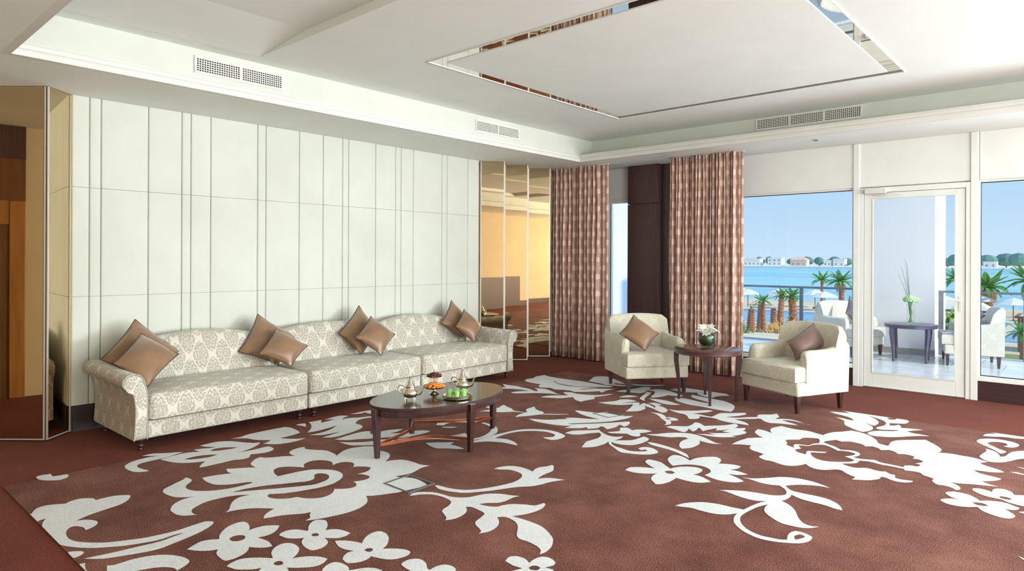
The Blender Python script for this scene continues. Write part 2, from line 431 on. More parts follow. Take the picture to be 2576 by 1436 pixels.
def window(n, x0, x1, z1=HB, depth=.07):
    r = sroot('window_%d' % n, ((x0 + x1) / 2, YN, 0))
    put('window_frame', MB().box(x0, x0 + .018, YN + .01, YN + depth, .20, z1).box(x1 - .018, x1, YN + .01, YN + depth, .20, z1)
        .box(x0 + .018, x1 - .018, YN + .01, YN + depth, z1 - .02, z1), 'white_frame', r, bevel=.003)
    put('gasket', MB().box(x0 + .018, x1 - .018, YN + .028, YN + .046, .262, .270).box(x0 + .018, x0 + .024, YN + .028, YN + .046, .27, z1 - .02)
        .box(x1 - .024, x1 - .018, YN + .028, YN + .046, .27, z1 - .02).box(x0 + .018, x1 - .018, YN + .028, YN + .046, z1 - .028, z1 - .02), 'black_metal', r)
    put('pane', MB().box(x0 + .02, x1 - .02, YN + .034, YN + .040, .268, z1 - .022), 'window_glass', r)
    put('window_sill', MB().box(x0, x1, YN - .025, YN + .12, .212, .262), 'white_frame', r, bevel=.004)
    put('plinth', MB().box(x0, x1, YN - .012, YN + .12, 0, .212), 'wood_base', r)
    return r
window(1, -5.72, -5.29, 2.425)
window(2, -4.60, -2.215)
window(3, -0.985, 1.05)
window(4, 1.15, 3.60)
window(5, 3.70, 6.20)
window(6, 6.30, 8.90)
struct('trim_2', MB().box(-2.215, -2.150, YN - .028, YN + .12, 0, ZS - .002), 'white_frame', bevel=.004)
struct('trim_3', MB().box(-1.050, -0.985, YN - .028, YN + .12, 0, ZS - .002), 'white_frame', bevel=.004)
struct('trim_4', MB().box(1.05, 1.15, YN - .02, YN + .12, 0, HB), 'white_frame', bevel=.004)
struct('trim_5', MB().box(3.60, 3.70, YN - .02, YN + .12, 0, HB), 'white_frame', bevel=.004)

struct('trim_6', MB().box(6.20, 6.30, YN - .02, YN + .12, 0, HB), 'white_frame', bevel=.004)

# ---- glass door in a white frame
dr = sroot('door_1', (-1.6, YN, 0))
put('door_frame', MB().box(-2.150, -2.105, YN - .022, YN + .10, 0, 2.36).box(-1.095, -1.050, YN - .022, YN + .10, 0, 2.36).box(-2.105, -1.095, YN - .022, YN + .10, 2.30, 2.36), 'white_frame', dr, bevel=.004)
leaf = put('door_leaf', MB().box(-2.100, -2.012, YN - .010, YN + .045, .012, 2.295).box(-1.188, -1.100, YN - .010, YN + .045, .012, 2.295)
           .box(-2.012, -1.188, YN - .010, YN + .045, .012, .178).box(-2.012, -1.188, YN - .010, YN + .045, 2.232, 2.295), 'white_frame', dr, bevel=.004)
put('pane', MB().box(-2.014, -1.186, YN + .012, YN + .020, .176, 2.234), 'window_glass', leaf)
put('glazing_bead', MB().box(-2.014, -2.004, YN - .016, YN + .012, .176, 2.234).box(-1.196, -1.186, YN - .016, YN + .012, .176, 2.234)
    .box(-2.004, -1.196, YN - .016, YN + .012, .176, .186).box(-2.004, -1.196, YN - .016, YN + .012, 2.224, 2.234), 'trim_paint', leaf)
hd = MB().box(-1.156, -1.132, YN - .016, YN - .010, .95, 1.11)
hd.tube([(-1.144, YN - .012, 1.07), (-1.144, YN - .055, 1.07), (-1.16, YN - .062, 1.07), (-1.26, YN - .062, 1.07)], .010, 8)
put('door_handle', hd, 'grille_white', leaf, smooth=True)
put('door_closer', MB().box(-2.085, -1.86, YN - .07, YN - .022, 2.285, 2.345).box(-1.99, -1.70, YN - .05, YN - .035, 2.262, 2.276), 'trim_paint', dr, bevel=.006)
put('threshold', MB().box(-2.105, -1.095, YN - .03, YN + .10, 0, .010), 'chrome', dr)

# ---- south and east side (behind and beside the camera; seen in the mirrors)
ws = struct('wall_south', MB().box(-7.5, 4.3, YS - .15, YS, 0, ZS + .4).box(4.3, XE, YS - .15, YS, 0, .25).box(4.3, XE, YS - .15, YS, 2.65, ZS + .4).box(8.7, XE, YS - .15, YS, .25, 2.65), 'beige_wall')
r8 = sroot('window_8', (6.5, YS, 0))  # unseen window added to hold the south fill lamp
fr8 = MB()
for k in range(4):
    x = 4.34 + 4.32 * k / 3; fr8.box(x - .04, x + .04, YS - .10, YS - .02, .25, 2.65)
put('window_frame', fr8, 'white_frame', r8)
put('pane', MB().box(4.3, 8.7, YS - .06, YS - .054, .25, 2.65), 'window_glass', r8)
put('wainscot', MB().box(-3.2, 1.95, YS, YS + .03, 0, .95), 'wood_wall', ws, bevel=.004)
put('skirting', MB().box(1.95, XE, YS, YS + .02, 0, .16), 'wood_wall', ws)
put('panel', MB().box(-6.47, -6.33, YS, YS + .05, 0, 2.10), 'amber_light_panel', ws, bevel=.008)  # added panels; the corridor's warm light and dark are put into their colours
put('panel', MB().box(-7.3, -6.47, YS, YS + .03, 0, 1.85), 'brown_panel', ws)
put('panel', MB().box(-7.3, -6.47, YS, YS + .04, 1.85, 2.10), 'amber_light_panel', ws)
put('panel', MB().box(-7.3, -6.33, YS, YS + .04, 2.10, 2.55), 'brown_panel', ws)
put('panel', MB().box(-7.3, -6.33, YS, YS + .06, 2.55, ZS), 'wood_wall', ws)
# east wall; unseen windows added to hold the fill lamp
we = struct('wall_east', MB().box(XE, XE + .15, YS - .15, YN + .14, 0, .25).box(XE, XE + .15, YS - .15, YN + .14, 2.65, ZS + .4)
            .box(XE, XE + .15, YS - .15, .8, .25, 2.65).box(XE, XE + .15, 7.6, YN + .14, .25, 2.65), 'beige_wall')
r6 = sroot('window_7', (XE, 4.2, 0))
fr6 = MB()
for k in range(5):
    y = .8 + 6.8 * k / 4; fr6.box(XE + .02, XE + .10, y - .04, y + .04, .25, 2.65)
put('window_frame', fr6, 'white_frame', r6)
put('pane', MB().box(XE + .05, XE + .056, .8, 7.6, .25, 2.65), 'window_glass', r6)

# ---- ceiling: soffit ring, tray with cornice, upper ceiling with a recess
TX0, TX1, TY0, TY1 = -5.566, 7.6, 1.067, 7.673
FX0, FX1, FY0, FY1 = -5.630, 7.7, 0.95, 8.056
RX0, RX1, RY0, RY1, RZ = -5.45, -0.4, 1.30, 2.795, 3.315
cl = MB()
cl.box(-7.5, TX0 - .055, YS - .15, YN + .14, ZS, ZS + .05).box(TX1 + .055, XE + .15, YS - .15, YN + .14, ZS, ZS + .05)
cl.box(TX0 - .055, TX1 + .055, YS - .15, TY0 - .055, ZS, ZS + .05).box(TX0 - .055, TX1 + .055, TY1 + .055, YN + .14, ZS, ZS + .05)
ceil = struct('ceiling', cl, 'ceiling_paint')
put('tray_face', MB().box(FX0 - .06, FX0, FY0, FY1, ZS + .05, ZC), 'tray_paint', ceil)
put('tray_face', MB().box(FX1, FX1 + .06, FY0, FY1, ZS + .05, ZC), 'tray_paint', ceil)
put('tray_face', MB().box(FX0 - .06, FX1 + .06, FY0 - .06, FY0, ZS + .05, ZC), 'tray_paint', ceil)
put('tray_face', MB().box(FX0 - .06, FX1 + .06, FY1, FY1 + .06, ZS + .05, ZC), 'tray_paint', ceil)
put('tray_top', MB().box(FX0 - .06, FX1 + .06, RY1, FY1 + .06, ZC, ZC + .04).box(FX0 - .06, FX1 + .06, FY0 - .06, RY0, ZC, ZC + .04)
    .box(FX0 - .06, RX0, RY0, RY1, ZC, ZC + .04).box(RX1, FX1 + .06, RY0, RY1, ZC, ZC + .04), 'ceiling_paint', ceil)
put('recess', MB().box(RX0, RX1, RY1 - .0, RY1 + .03, ZC + .04, RZ).box(RX0, RX1, RY0 - .03, RY0, ZC + .04, RZ).prism([(RX0, ZC), (RX0 + .75, RZ), (RX0 + .75, RZ + .04), (RX0 - .03, RZ + .04), (RX0 - .03, ZC + .02)], 'y', RY0 - .03, RY1 + .03)
    .box(RX1, RX1 + .03, RY0, RY1, ZC + .04, RZ).box(RX0 + .75, RX1 + .03, RY0 - .03, RY1 + .03, RZ, RZ + .04), 'ceiling_paint', ceil)
struct('roof', MB().box(-7.7, XE + .3, YS - .3, YN + .2, ZC + .25, ZC + .55), 'exterior_white')
# stepped cornice round the tray opening
prof = [(0.055, 0.0), (0.0, 0.0), (0.0, 0.018), (0.014, 0.020), (0.014, 0.036), (0.018, 0.048), (0.026, 0.058), (0.036, 0.062), (0.036, 0.076), (0.046, 0.078), (0.046, 0.092), (0.054, 0.104), (0.058, 0.116), (0.063, 0.116), (0.063, 0.05)]
rg = []
for (cx, cy, sx_, sy_) in ((TX0, TY0, -1, -1), (TX1, TY0, 1, -1), (TX1, TY1, 1, 1), (TX0, TY1, -1, 1)):
    rg.append([(cx + sx_ * d, cy + sy_ * d, ZS + z) for d, z in prof])
struct('trim_1', MB().rings(rg, True, False, loop=True), 'trim_paint')

# ---- ceiling panel framed by four strips of mirror
def ceiling_mirror(x0, x1, y0, y1, s, label):
    t = thing('ceiling_mirror_frame', ((x0 + x1) / 2, (y0 + y1) / 2, ZC), label, 'ceiling mirror')
    for q in ([(x0, y0), (x1, y0), (x1 - s, y0 + s), (x0 + s, y0 + s)], [(x1, y0), (x1, y1), (x1 - s, y1 - s), (x1 - s, y0 + s)],
              [(x1, y1), (x0, y1), (x0 + s, y1 - s), (x1 - s, y1 - s)], [(x0, y1), (x0, y0), (x0 + s, y0 + s), (x0 + s, y1 - s)]):
        put('mirror_strip', MB().prism(q, 'z', ZC - .004, ZC + .0), 'mirror_clear', t)
    put('ceiling_panel', MB().box(x0 + s, x1 - s, y0 + s, y1 - s, ZC - .010, ZC), 'ceiling_paint', t)
    put('outer_bead', MB().box(x0 - .008, x0, y0 - .008, y1 + .008, ZC - .008, ZC).box(x1, x1 + .008, y0 - .008, y1 + .008, ZC - .008, ZC)
        .box(x0, x1, y0 - .008, y0, ZC - .008, ZC).box(x0, x1, y1, y1 + .008, ZC - .008, ZC), 'ceiling_paint', t)
ceiling_mirror(-4.44, -1.355, 3.845, 6.93, .115, 'white ceiling panel framed by flush mirror strips above the seating')

# ---- air vents in the tray faces
def air_vent(axis, fixed, a0, a1, z0, z1, parts, label, sgn):
    mid = (a0 + a1) / 2
    loc = (fixed, mid, z0) if axis == 'y' else (mid, fixed, z0)
    t = thing('air_vent', loc, label, 'air vent', 'air vents in the ceiling tray')
    def bx(mb, p0, p1, n0, n1, za, zb):
        n0, n1 = sorted((fixed + sgn * n0, fixed + sgn * n1))
        return mb.box(n0, n1, p0, p1, za, zb) if axis == 'y' else mb.box(p0, p1, n0, n1, za, zb)
    f = MB(); b = .018
    bx(f, a0 - b, a1 + b, 0, .012, z0 - b, z0); bx(f, a0 - b, a1 + b, 0, .012, z1, z1 + b)
    bx(f, a0 - b, a0, 0, .012, z0, z1); bx(f, a1, a1 + b, 0, .012, z0, z1)
    wpart = (a1 - a0) / parts
    for k in range(1, parts): bx(f, a0 + wpart * k - .012, a0 + wpart * k + .012, 0, .012, z0, z1)
    put('frame', f, 'trim_paint', t)
    put('dark_back', bx(MB(), a0, a1, 0, .002, z0, z1), 'dark_hole', t)  # dark sheet painted for the shade behind the grille
    for k in range(parts):
        g = MB(); s0 = a0 + wpart * k + (.012 if k else 0); s1 = a0 + wpart * (k + 1) - (.012 if k < parts - 1 else 0)
        n = 18; mz = 6
        for i in range(n + 1):
            p = s0 + (s1 - s0) * i / n; bx(g, max(s0, p - .0030), min(s1, p + .0030), .002, .009, z0, z1)
        for i in range(mz + 1):
            z = z0 + (z1 - z0) * i / mz; bx(g, s0, s1, .002, .007, max(z0, z - .0032), min(z1, z + .0032))
        put('grille', g, 'grille_white', t)
air_vent('y', FX0, 2.330, 3.093, 3.062, 3.172, 2, 'two-part white grid air vent above the left sofa section', 1)
air_vent('y', FX0, 5.638, 6.396, 3.062, 3.172, 2, 'two-part white grid air vent close to the room corner', 1)
air_vent('x', FY1, -3.158, -1.998, 3.112, 3.222, 3, 'three-part white grid air vent above the window wall', -1)

# ---- small downlights in the soffit
for (x, y, lb) in ((-2.465, 8.025, 'small recessed downlight in the soffit above the glass door side'), (-5.753, 8.062, 'small recessed downlight in the soffit corner above the curtain')):
    t = thing('downlight', (x, y, ZS), lb, 'downlight', 'recessed downlights')
    put('rim', MB().lathe([(.022, -.001), (.034, -.001), (.036, -.006), (.034, -.008), (.022, -.008)], x, y, ZS, 20, False), 'chrome', t, smooth=True)
    put('lens', MB().lathe([(.001, -.003), (.023, -.003), (.023, -.001), (.001, -.001)], x, y, ZS, 20), 'dark_hole', t)

# ---- curtains
def curtain(x0, x1, y, pleats, label, seed, flat_right=0.0):
    rnd = random.Random(seed)
    t = thing('curtain', ((x0 + x1) / 2, y, 0), label, 'curtain', 'brown curtains with pale dots')
    n = pleats * 12; mz = 14; mb = MB(); uvs = []
    amp = [rnd.uniform(.75, 1.2) for _ in range(pleats + 2)]; ph = [rnd.uniform(-.5, .5) for _ in range(pleats + 2)]
    arc = [0.0] * (n + 1)
    for k in range(mz + 1):
        z = .018 + (ZS - .022) * k / mz; fz = z / ZS
        prev = None; acc = 0
        for i in range(n + 1):
            u = i / n; q = u * pleats; j = int(q)
            edge = 1.0
            if flat_right and u > 1 - flat_right: edge = 0.18
            a = .062 * amp[j] * edge * (1.0 - .25 * fz)
            xx = x0 + (x1 - x0) * u + .018 * math.sin(2 * PI * q * .5 + ph[j] * .3) * (1 - .5 * fz)
            yy = y + a * math.sin(2 * PI * q + .35 * math.sin(3.0 * z + j)) + .014 * math.sin(4 * PI * q + j) * edge
            if prev: acc += math.hypot(xx - prev[0], yy - prev[1])
            prev = (xx, yy)
            if k == mz // 2: arc[i] = acc
            mb.v.append((xx, yy, z))
    for k in range(mz):
        for i in range(n):
            a = k * (n + 1) + i
            mb.f.append((a, a + 1, a + n + 2, a + n + 1))
    mb.uv = [(arc[i], .018 + (ZS - .022) * k / mz) for k in range(mz + 1) for i in range(n + 1)]
    o = put('cloth', mb, 'curtain_cloth', t, smooth=True, angle=80)
    s = o.modifiers.new('thick', 'SOLIDIFY'); s.thickness = .004
    put('curtain_rail', MB().box(x0, x1, y - .015, y + .015, ZS - .012, ZS - .001), 'trim_paint', t)
curtain(-6.38, -5.335, 8.06, 14, 'brown dotted curtain between the mirror panels and the narrow window', 3, .12)
curtain(-4.43, -3.385, 8.20, 22, 'wide brown dotted curtain beside the dark wooden column', 5, .09)
MOTIFS = [
('flower_motif','-4690,2790 -4639,2767 -4569,2798 -4491,2847 -4413,2852 -4351,2844 -4306,2832 -4330,2863 -4379,2940 -4393,3006 -4375,3080 -4343,3133 -4292,3168 -4167,3134 -4136,3140 -4079,3138 -4017,3108 -3962,3053 -3920,2990 -3910,3030 -3880,3087 -3828,3115 -3744,3122 -3672,3119 -3606,3150 -3609,3071 -3583,2993 -3572,2940 -3585,2880 -3601,2834 -3547,2849 -3495,2888 -3440,2896 -3362,2884 -3303,2865 -3299,2829 -3316,2766 -3335,2679 -3339,2653 -3362,2602 -3387,2549 -3410,2509 -3439,2475 -3387,2448 -3345,2415 -3317,2373 -3298,2323 -3292,2276 -3296,2215 -3313,2143 -3329,2092 -3348,2044 -3370,2010 -3386,2050 -3424,2071 -3460,2099 -3467,2063 -3507,2007 -3543,1949 -3557,1900 -3573,1866 -3609,1889 -3639,1924 -3655,1955 -3668,1982 -3730,1933 -3779,1881 -3810,1820 -3825,1761 -3856,1797 -3930,1843 -3977,1884 -4002,1932 -4000,1970 -3990,1997 -4030,1957 -4061,1900 -4075,1829 -4074,1753 -4048,1695 -4020,1654 -3996,1637 -3952,1626 -3920,1630 -3896,1642 -3914,1629 -3944,1582 -3990,1556 -4050,1552 -4099,1558 -4159,1590 -4195,1625 -4220,1671 -4225,1717 -4211,1754 -4247,1704 -4295,1663 -4357,1647 -4419,1642 -4466,1651 -4506,1676 -4531,1716 -4570,1777 -4597,1827 -4630,1857 -4592,1866 -4548,1864 -4510,1840 -4482,1809 -4442,1782 -4401,1773 -4351,1780 -4298,1808 -4252,1855 -4217,1918 -4197,1990 -4192,2058 -4195,2112 -4224,2107 -4248,2056 -4279,1987 -4338,1932 -4398,1918 -4462,1917 -4542,1929 -4533,1997 -4509,2063 -4480,2117 -4516,2101 -4558,2108 -4606,2125 -4564,2186 -4526,2239 -4483,2284 -4530,2283 -4589,2296 -4637,2332 -4681,2382 -4693,2427 -4655,2442 -4620,2487 -4586,2553 -4528,2617 -4577,2614 -4635,2626 -4677,2665 -4701,2722 -4700,2769|-4325,2331 -4355,2359 -4365,2397 -4339,2440 -4296,2478 -4231,2516 -4282,2540 -4312,2570 -4328,2615 -4319,2660 -4278,2702 -4215,2719 -4167,2704 -4128,2681 -4141,2718 -4139,2769 -4108,2801 -4070,2812 -4026,2794 -3987,2757 -3965,2792 -3917,2827 -3882,2831 -3843,2792 -3828,2742 -3836,2689 -3796,2708 -3749,2716 -3716,2703 -3697,2669 -3702,2622 -3723,2578 -3680,2568 -3648,2549 -3630,2518 -3637,2480 -3664,2442 -3695,2411 -3655,2379 -3627,2336 -3618,2286 -3636,2241 -3670,2206 -3708,2185 -3740,2175 -3754,2133 -3787,2089 -3836,2058 -3873,2053 -3901,2064 -3916,2080 -3901,2101 -3862,2151 -3830,2219 -3822,2244 -3811,2281 -3788,2357 -3785,2447 -3807,2509 -3839,2564 -3877,2598 -3928,2623 -3990,2629 -4045,2615 -4102,2576 -4148,2531 -4171,2472 -4183,2407 -4190,2347 -4194,2294 -4249,2301|-3997,2453 -4035,2475 -4045,2506 -4026,2529 -3986,2542 -3935,2528 -3888,2485 -3870,2435 -3865,2382 -3875,2346 -3925,2252 -3984,2154 -4045,2060 -4085,1997 -4120,1938 -4123,1996 -4113,2052 -4074,2159 -4017,2259 -3971,2345 -3961,2348 -3954,2399 -3969,2431'),
('flower_motif','-3491,1575 -3522,1588 -3568,1623 -3605,1667 -3623,1714 -3619,1758 -3590,1773 -3538,1763 -3504,1748 -3476,1729 -3481,1769 -3471,1817 -3441,1856 -3413,1876 -3375,1843 -3347,1802 -3340,1760 -3352,1717 -3300,1728 -3252,1730 -3195,1717 -3205,1688 -3232,1659 -3275,1631 -3243,1610 -3217,1576 -3204,1532 -3204,1501 -3215,1478 -3262,1475 -3311,1481 -3340,1493 -3366,1512 -3380,1480 -3406,1451 -3440,1425 -3483,1405 -3507,1447 -3525,1492 -3514,1533 -3488,1567|-3443,1607 -3463,1632 -3456,1662 -3435,1679 -3407,1677 -3385,1655 -3387,1626 -3409,1606'),
('flower_motif','-3235,1948 -3279,1976 -3316,2012 -3333,2050 -3317,2076 -3285,2088 -3238,2071 -3196,2041 -3170,2014 -3155,2043 -3126,2068 -3085,2080 -3037,2085 -3022,2045 -3028,2007 -3052,1980 -3085,1955 -3039,1945 -3011,1925 -2989,1885 -2990,1850 -3005,1826 -3060,1825 -3104,1835 -3140,1853 -3165,1882 -3193,1846 -3228,1819 -3266,1812 -3300,1812 -3320,1849 -3313,1889 -3286,1918 -3237,1941|-3172,1929 -3179,1944 -3168,1960 -3145,1959 -3134,1943 -3147,1925'),
('flower_motif','-3064,1650 -3108,1666 -3140,1684 -3172,1718 -3186,1760 -3172,1791 -3136,1806 -3086,1802 -3054,1787 -3019,1756 -2991,1713 -2981,1740 -2956,1777 -2921,1808 -2890,1823 -2858,1829 -2834,1788 -2832,1746 -2860,1703 -2890,1671 -2922,1645 -2883,1632 -2846,1598 -2844,1560 -2873,1526 -2921,1515 -2977,1529 -3011,1562 -3021,1535 -3048,1503 -3083,1474 -3113,1464 -3151,1456 -3170,1491 -3176,1534 -3156,1572 -3114,1615|-3009,1624 -3019,1642 -3011,1658 -2987,1662 -2968,1648 -2973,1630 -2991,1621'),
('flower_motif','-2880,2049 -2912,2082 -2942,2128 -2951,2174 -2938,2206 -2897,2212 -2846,2194 -2803,2161 -2767,2122 -2747,2081 -2727,2107 -2690,2137 -2654,2156 -2614,2154 -2594,2116 -2602,2067 -2627,2030 -2672,2007 -2722,1991 -2709,1960 -2710,1923 -2725,1891 -2750,1869 -2789,1874 -2808,1883 -2831,1909 -2844,1940 -2839,1970 -2870,1954 -2907,1945 -2951,1949 -3011,1971 -2991,1997 -2952,2025 -2910,2042|-2804,2009 -2812,2026 -2804,2043 -2784,2047 -2768,2028 -2774,2010'),
('flower_motif','-2766,1740 -2787,1761 -2804,1793 -2805,1828 -2780,1846 -2740,1851 -2703,1846 -2678,1830 -2662,1862 -2639,1902 -2602,1929 -2560,1938 -2531,1902 -2556,1815 -2640,1738 -2714,1719'),
('flower_motif','-2540,2038 -2555,2069 -2551,2104 -2527,2132 -2491,2136 -2450,2120 -2418,2097 -2395,2092 -2399,2132 -2392,2166 -2371,2187 -2337,2192 -2307,2181 -2286,2149 -2280,2065 -2365,1988 -2454,2024 -2495,2027'),
('flower_motif','-2191,2407 -2205,2453 -2180,2485 -2132,2490 -2089,2470 -2097,2521 -2084,2567 -2043,2580 -1999,2562 -1985,2528 -2002,2487 -1959,2495 -1930,2458 -1939,2380 -2009,2405 -1994,2330 -2039,2306 -2099,2340 -2077,2406 -2128,2397|-2058,2429 -2059,2455 -2040,2472 -2015,2468 -2012,2438 -2035,2421'),
('scroll_motif','-4637,985 -4633,994 -4669,1009 -4710,1036 -4725,1076 -4710,1117 -4673,1171 -4699,1210 -4702,1256 -4674,1292 -4640,1313 -4604,1311 -4607,1364 -4601,1413 -4573,1457 -4540,1483 -4504,1473 -4457,1444 -4421,1402 -4401,1352 -4385,1282 -4371,1230 -4348,1177 -4322,1134 -4309,1167 -4275,1197 -4238,1211 -4202,1209 -4174,1193 -4149,1165 -4137,1131 -4175,1135 -4208,1128 -4240,1110 -4243,1090 -4215,1065 -4173,1049 -4124,1040 -4067,1039 -4003,1056 -3942,1096 -3883,1150 -3844,1211 -3798,1300 -3777,1377 -3764,1454 -3771,1539 -3776,1591 -3775,1625 -3745,1650 -3719,1644 -3684,1606 -3649,1538 -3625,1463 -3609,1394 -3593,1310 -3611,1236 -3642,1161 -3675,1089 -3715,1047 -3752,1019 -3736,1080 -3718,1157 -3704,1238 -3686,1344 -3697,1428 -3704,1482 -3716,1435 -3709,1353 -3732,1277 -3767,1201 -3817,1131 -3867,1075 -3937,1025 -4010,989 -4044,985 -4160,985 -4275,985 -4327,985 -4369,985 -4443,1006 -4484,1029 -4484,1004 -4466,985 -4437,985'),
('leaf_motif','-3889,985 -3892,995 -3872,1022 -3851,1038 -3829,1040 -3806,1021 -3795,994 -3798,985'),
('leaf_motif','-3701,985 -3693,1010 -3662,999 -3615,990 -3591,990 -3557,985 -3598,985'),
('scroll_motif','-3585,1071 -3566,1097 -3565,1185 -3534,1266 -3480,1321 -3405,1356 -3341,1359 -3307,1330 -3281,1279 -3326,1275 -3378,1235 -3410,1174 -3423,1127 -3452,1056 -3499,1048'),
('scroll_motif','-5381,1178 -5405,1212 -5388,1265 -5342,1258 -5316,1267 -5305,1303 -5301,1334 -5257,1336 -5215,1312 -5201,1263 -5250,1207 -5308,1179'),
('scroll_motif','-5373,1833 -5383,1910 -5323,1984 -5284,2050 -5248,2087 -5232,2029 -5204,1959 -5198,1891 -5196,1829 -5189,1781 -5175,1750 -5145,1726 -5086,1720 -5020,1731 -4974,1747 -4963,1725 -4989,1684 -5036,1658 -5115,1651 -5181,1658 -5235,1686 -5272,1731 -5296,1791 -5303,1859 -5285,1922 -5324,1881'),
('leaf_motif','-5182,1896 -5197,1956 -5216,2044 -5206,2121 -5165,2175 -5206,2171 -5253,2168 -5238,2223 -5209,2271 -5202,2318 -5260,2271 -5333,2246 -5342,2306 -5349,2376 -5307,2448 -5249,2490 -5173,2523 -5114,2563 -5099,2568 -5072,2617 -5024,2577 -4978,2513 -4945,2441 -4935,2377 -4918,2433 -4916,2502 -4921,2566 -4913,2608 -4840,2605 -4797,2577 -4775,2519 -4790,2458 -4815,2406 -4766,2377 -4743,2346 -4746,2296 -4772,2252 -4768,2191 -4770,2102 -4769,2035 -4784,2012 -4839,2048 -4896,2103 -4914,2057 -4949,2001 -4998,1956 -5056,1927 -5123,1909|-5141,2241 -5162,2293 -5144,2351 -5103,2398 -5061,2427 -5065,2372 -5085,2302 -5108,2261|-5052,2015 -5068,2065 -5065,2125 -5032,2194 -4996,2237 -4976,2169 -4995,2096 -5019,2046'),
('leaf_motif','-5362,2510 -5346,2583 -5375,2651 -5383,2753 -5382,2905 -5375,3001 -5322,3024 -5230,3020 -5118,2997 -5090,2950 -5074,2869 -5073,2788 -5007,2826 -4952,2870 -4919,2937 -4895,2862 -4891,2775 -4914,2700 -4955,2651 -5019,2614 -5038,2662 -5071,2711 -5119,2666 -5177,2624 -5267,2598 -5322,2548'),
('leaf_motif','-5369,3100 -5376,3148 -5359,3191 -5300,3164 -5241,3126 -5299,3125'),
('leaf_motif','-5373,3233 -5367,3294 -5363,3361 -5272,3299 -5276,3364 -5295,3453 -5325,3425 -5348,3384 -5377,3488 -5376,3579 -5309,3626 -5287,3556 -5229,3493 -5245,3551 -5221,3609 -5188,3648 -5166,3713 -5130,3776 -5094,3750 -5119,3667 -5108,3591 -5057,3525 -5012,3497 -4951,3499 -4898,3482 -4851,3446 -4817,3375 -4789,3288 -4768,3175 -4775,3098 -4830,3035 -4844,3105 -4864,3183 -4879,3243 -4886,3187 -4894,3094 -4935,3040 -4981,3002 -4972,3063 -4980,3149 -5015,3243 -5088,3347 -5069,3272 -5052,3183 -5050,3084 -5068,3039 -5134,3108 -5229,3176 -5315,3218'),
('leaf_motif','-5364,3666 -5365,3759 -5364,3855 -5347,3936 -5259,3904 -5202,3832 -5258,3811 -5319,3817 -5311,3746'),
('leaf_motif','-4702,3072 -4721,3171 -4742,3295 -4736,3387 -4706,3427 -4621,3370 -4629,3486 -4610,3579 -4551,3672 -4523,3583 -4522,3498 -4459,3580 -4439,3686 -4382,3763 -4322,3781 -4306,3697 -4313,3582 -4324,3502 -4372,3446 -4403,3511 -4423,3434 -4464,3361 -4517,3277 -4571,3205 -4601,3143 -4654,3099'),
('scroll_motif','-4338,3419 -4301,3512 -4225,3628 -4129,3729 -4075,3838 -4064,3945 -3951,3881 -3885,3849 -3875,3950 -3908,4065 -3963,4164 -4032,4229 -4108,4265 -4212,4278 -4271,4238 -4338,4190 -4413,4121 -4412,4052 -4386,3994 -4445,3954 -4506,4035 -4519,4122 -4458,4198 -4391,4254 -4327,4285 -4241,4308 -4096,4303 -4002,4269 -3933,4217 -3864,4129 -3838,4033 -3835,3929 -3855,3819 -3901,3800 -3945,3747 -4065,3671 -4162,3575 -4218,3474 -4275,3433'),
('leaf_motif','-4361,3938 -4317,3998 -4252,4038 -4267,3985 -4321,3941'),
('leaf_motif','-4615,3052 -4545,3105 -4469,3186 -4433,3264 -4422,3331 -4373,3372 -4315,3395 -4315,3350 -4326,3308 -4273,3345 -4237,3345 -4261,3280 -4303,3230 -4356,3161 -4421,3101 -4455,3069 -4527,3056'),
('scroll_motif','-3862,3768 -3833,3829 -3830,3957 -3834,4070 -3815,4210 -3801,4310 -3754,4397 -3682,4463 -3590,4505 -3497,4503 -3418,4478 -3371,4448 -3350,4397 -3351,4315 -3378,4275 -3435,4273 -3486,4295 -3448,4326 -3428,4361 -3450,4412 -3491,4434 -3561,4444 -3627,4420 -3697,4368 -3749,4295 -3777,4183 -3772,4079 -3759,3997 -3719,4022 -3661,4041 -3589,4029 -3531,4004 -3480,3964 -3536,3956 -3618,3946 -3695,3909 -3750,3868 -3808,3773'),
('leaf_motif','-4072,3509 -4028,3577 -3964,3641 -3921,3681 -3898,3635 -3897,3615 -3844,3621 -3778,3619 -3723,3607 -3760,3572 -3836,3523 -3893,3475 -3967,3476'),
('flower_motif','-4749,4799 -4623,4832 -4531,4815 -4503,4848 -4539,4910 -4552,4975 -4482,4936 -4382,4900 -4304,4850 -4192,4867 -4174,4875 -4160,4855 -4275,4813 -4302,4778 -4371,4701 -4447,4663 -4538,4601 -4515,4703 -4537,4749'),
('flower_motif','-4120,4663 -4149,4712 -4166,4788 -4168,4864 -4179,4902 -4227,4938 -4264,5002 -4268,5066 -4275,5127 -4203,5059 -4137,5022 -4067,5005 -4024,4966 -4020,4939 -3926,5010 -3824,5098 -3816,5087 -3907,4987 -4006,4914 -4035,4848 -4067,4772 -4100,4712'),
('leaf_motif','-5284,6153 -5325,6244 -5311,6335 -5356,6454 -5352,6539 -5344,6620 -5272,6576 -5098,6560 -4927,6564 -4770,6582 -4596,6571 -4428,6559 -4274,6563 -4270,6498 -4374,6423 -4480,6348 -4595,6286 -4743,6265 -4892,6295 -5023,6397 -4934,6305 -4809,6242 -4677,6232 -4551,6281 -4431,6334 -4337,6367 -4398,6288 -4450,6195 -4448,6139 -4379,6261 -4294,6362 -4168,6458 -4193,6324 -4169,6176 -4231,6224 -4310,6108 -4419,5993 -4490,6025 -4584,6003 -4674,5963 -4758,5997 -4830,5953 -4873,5935 -4943,6008 -4974,6088 -5113,6088 -5204,6102'),
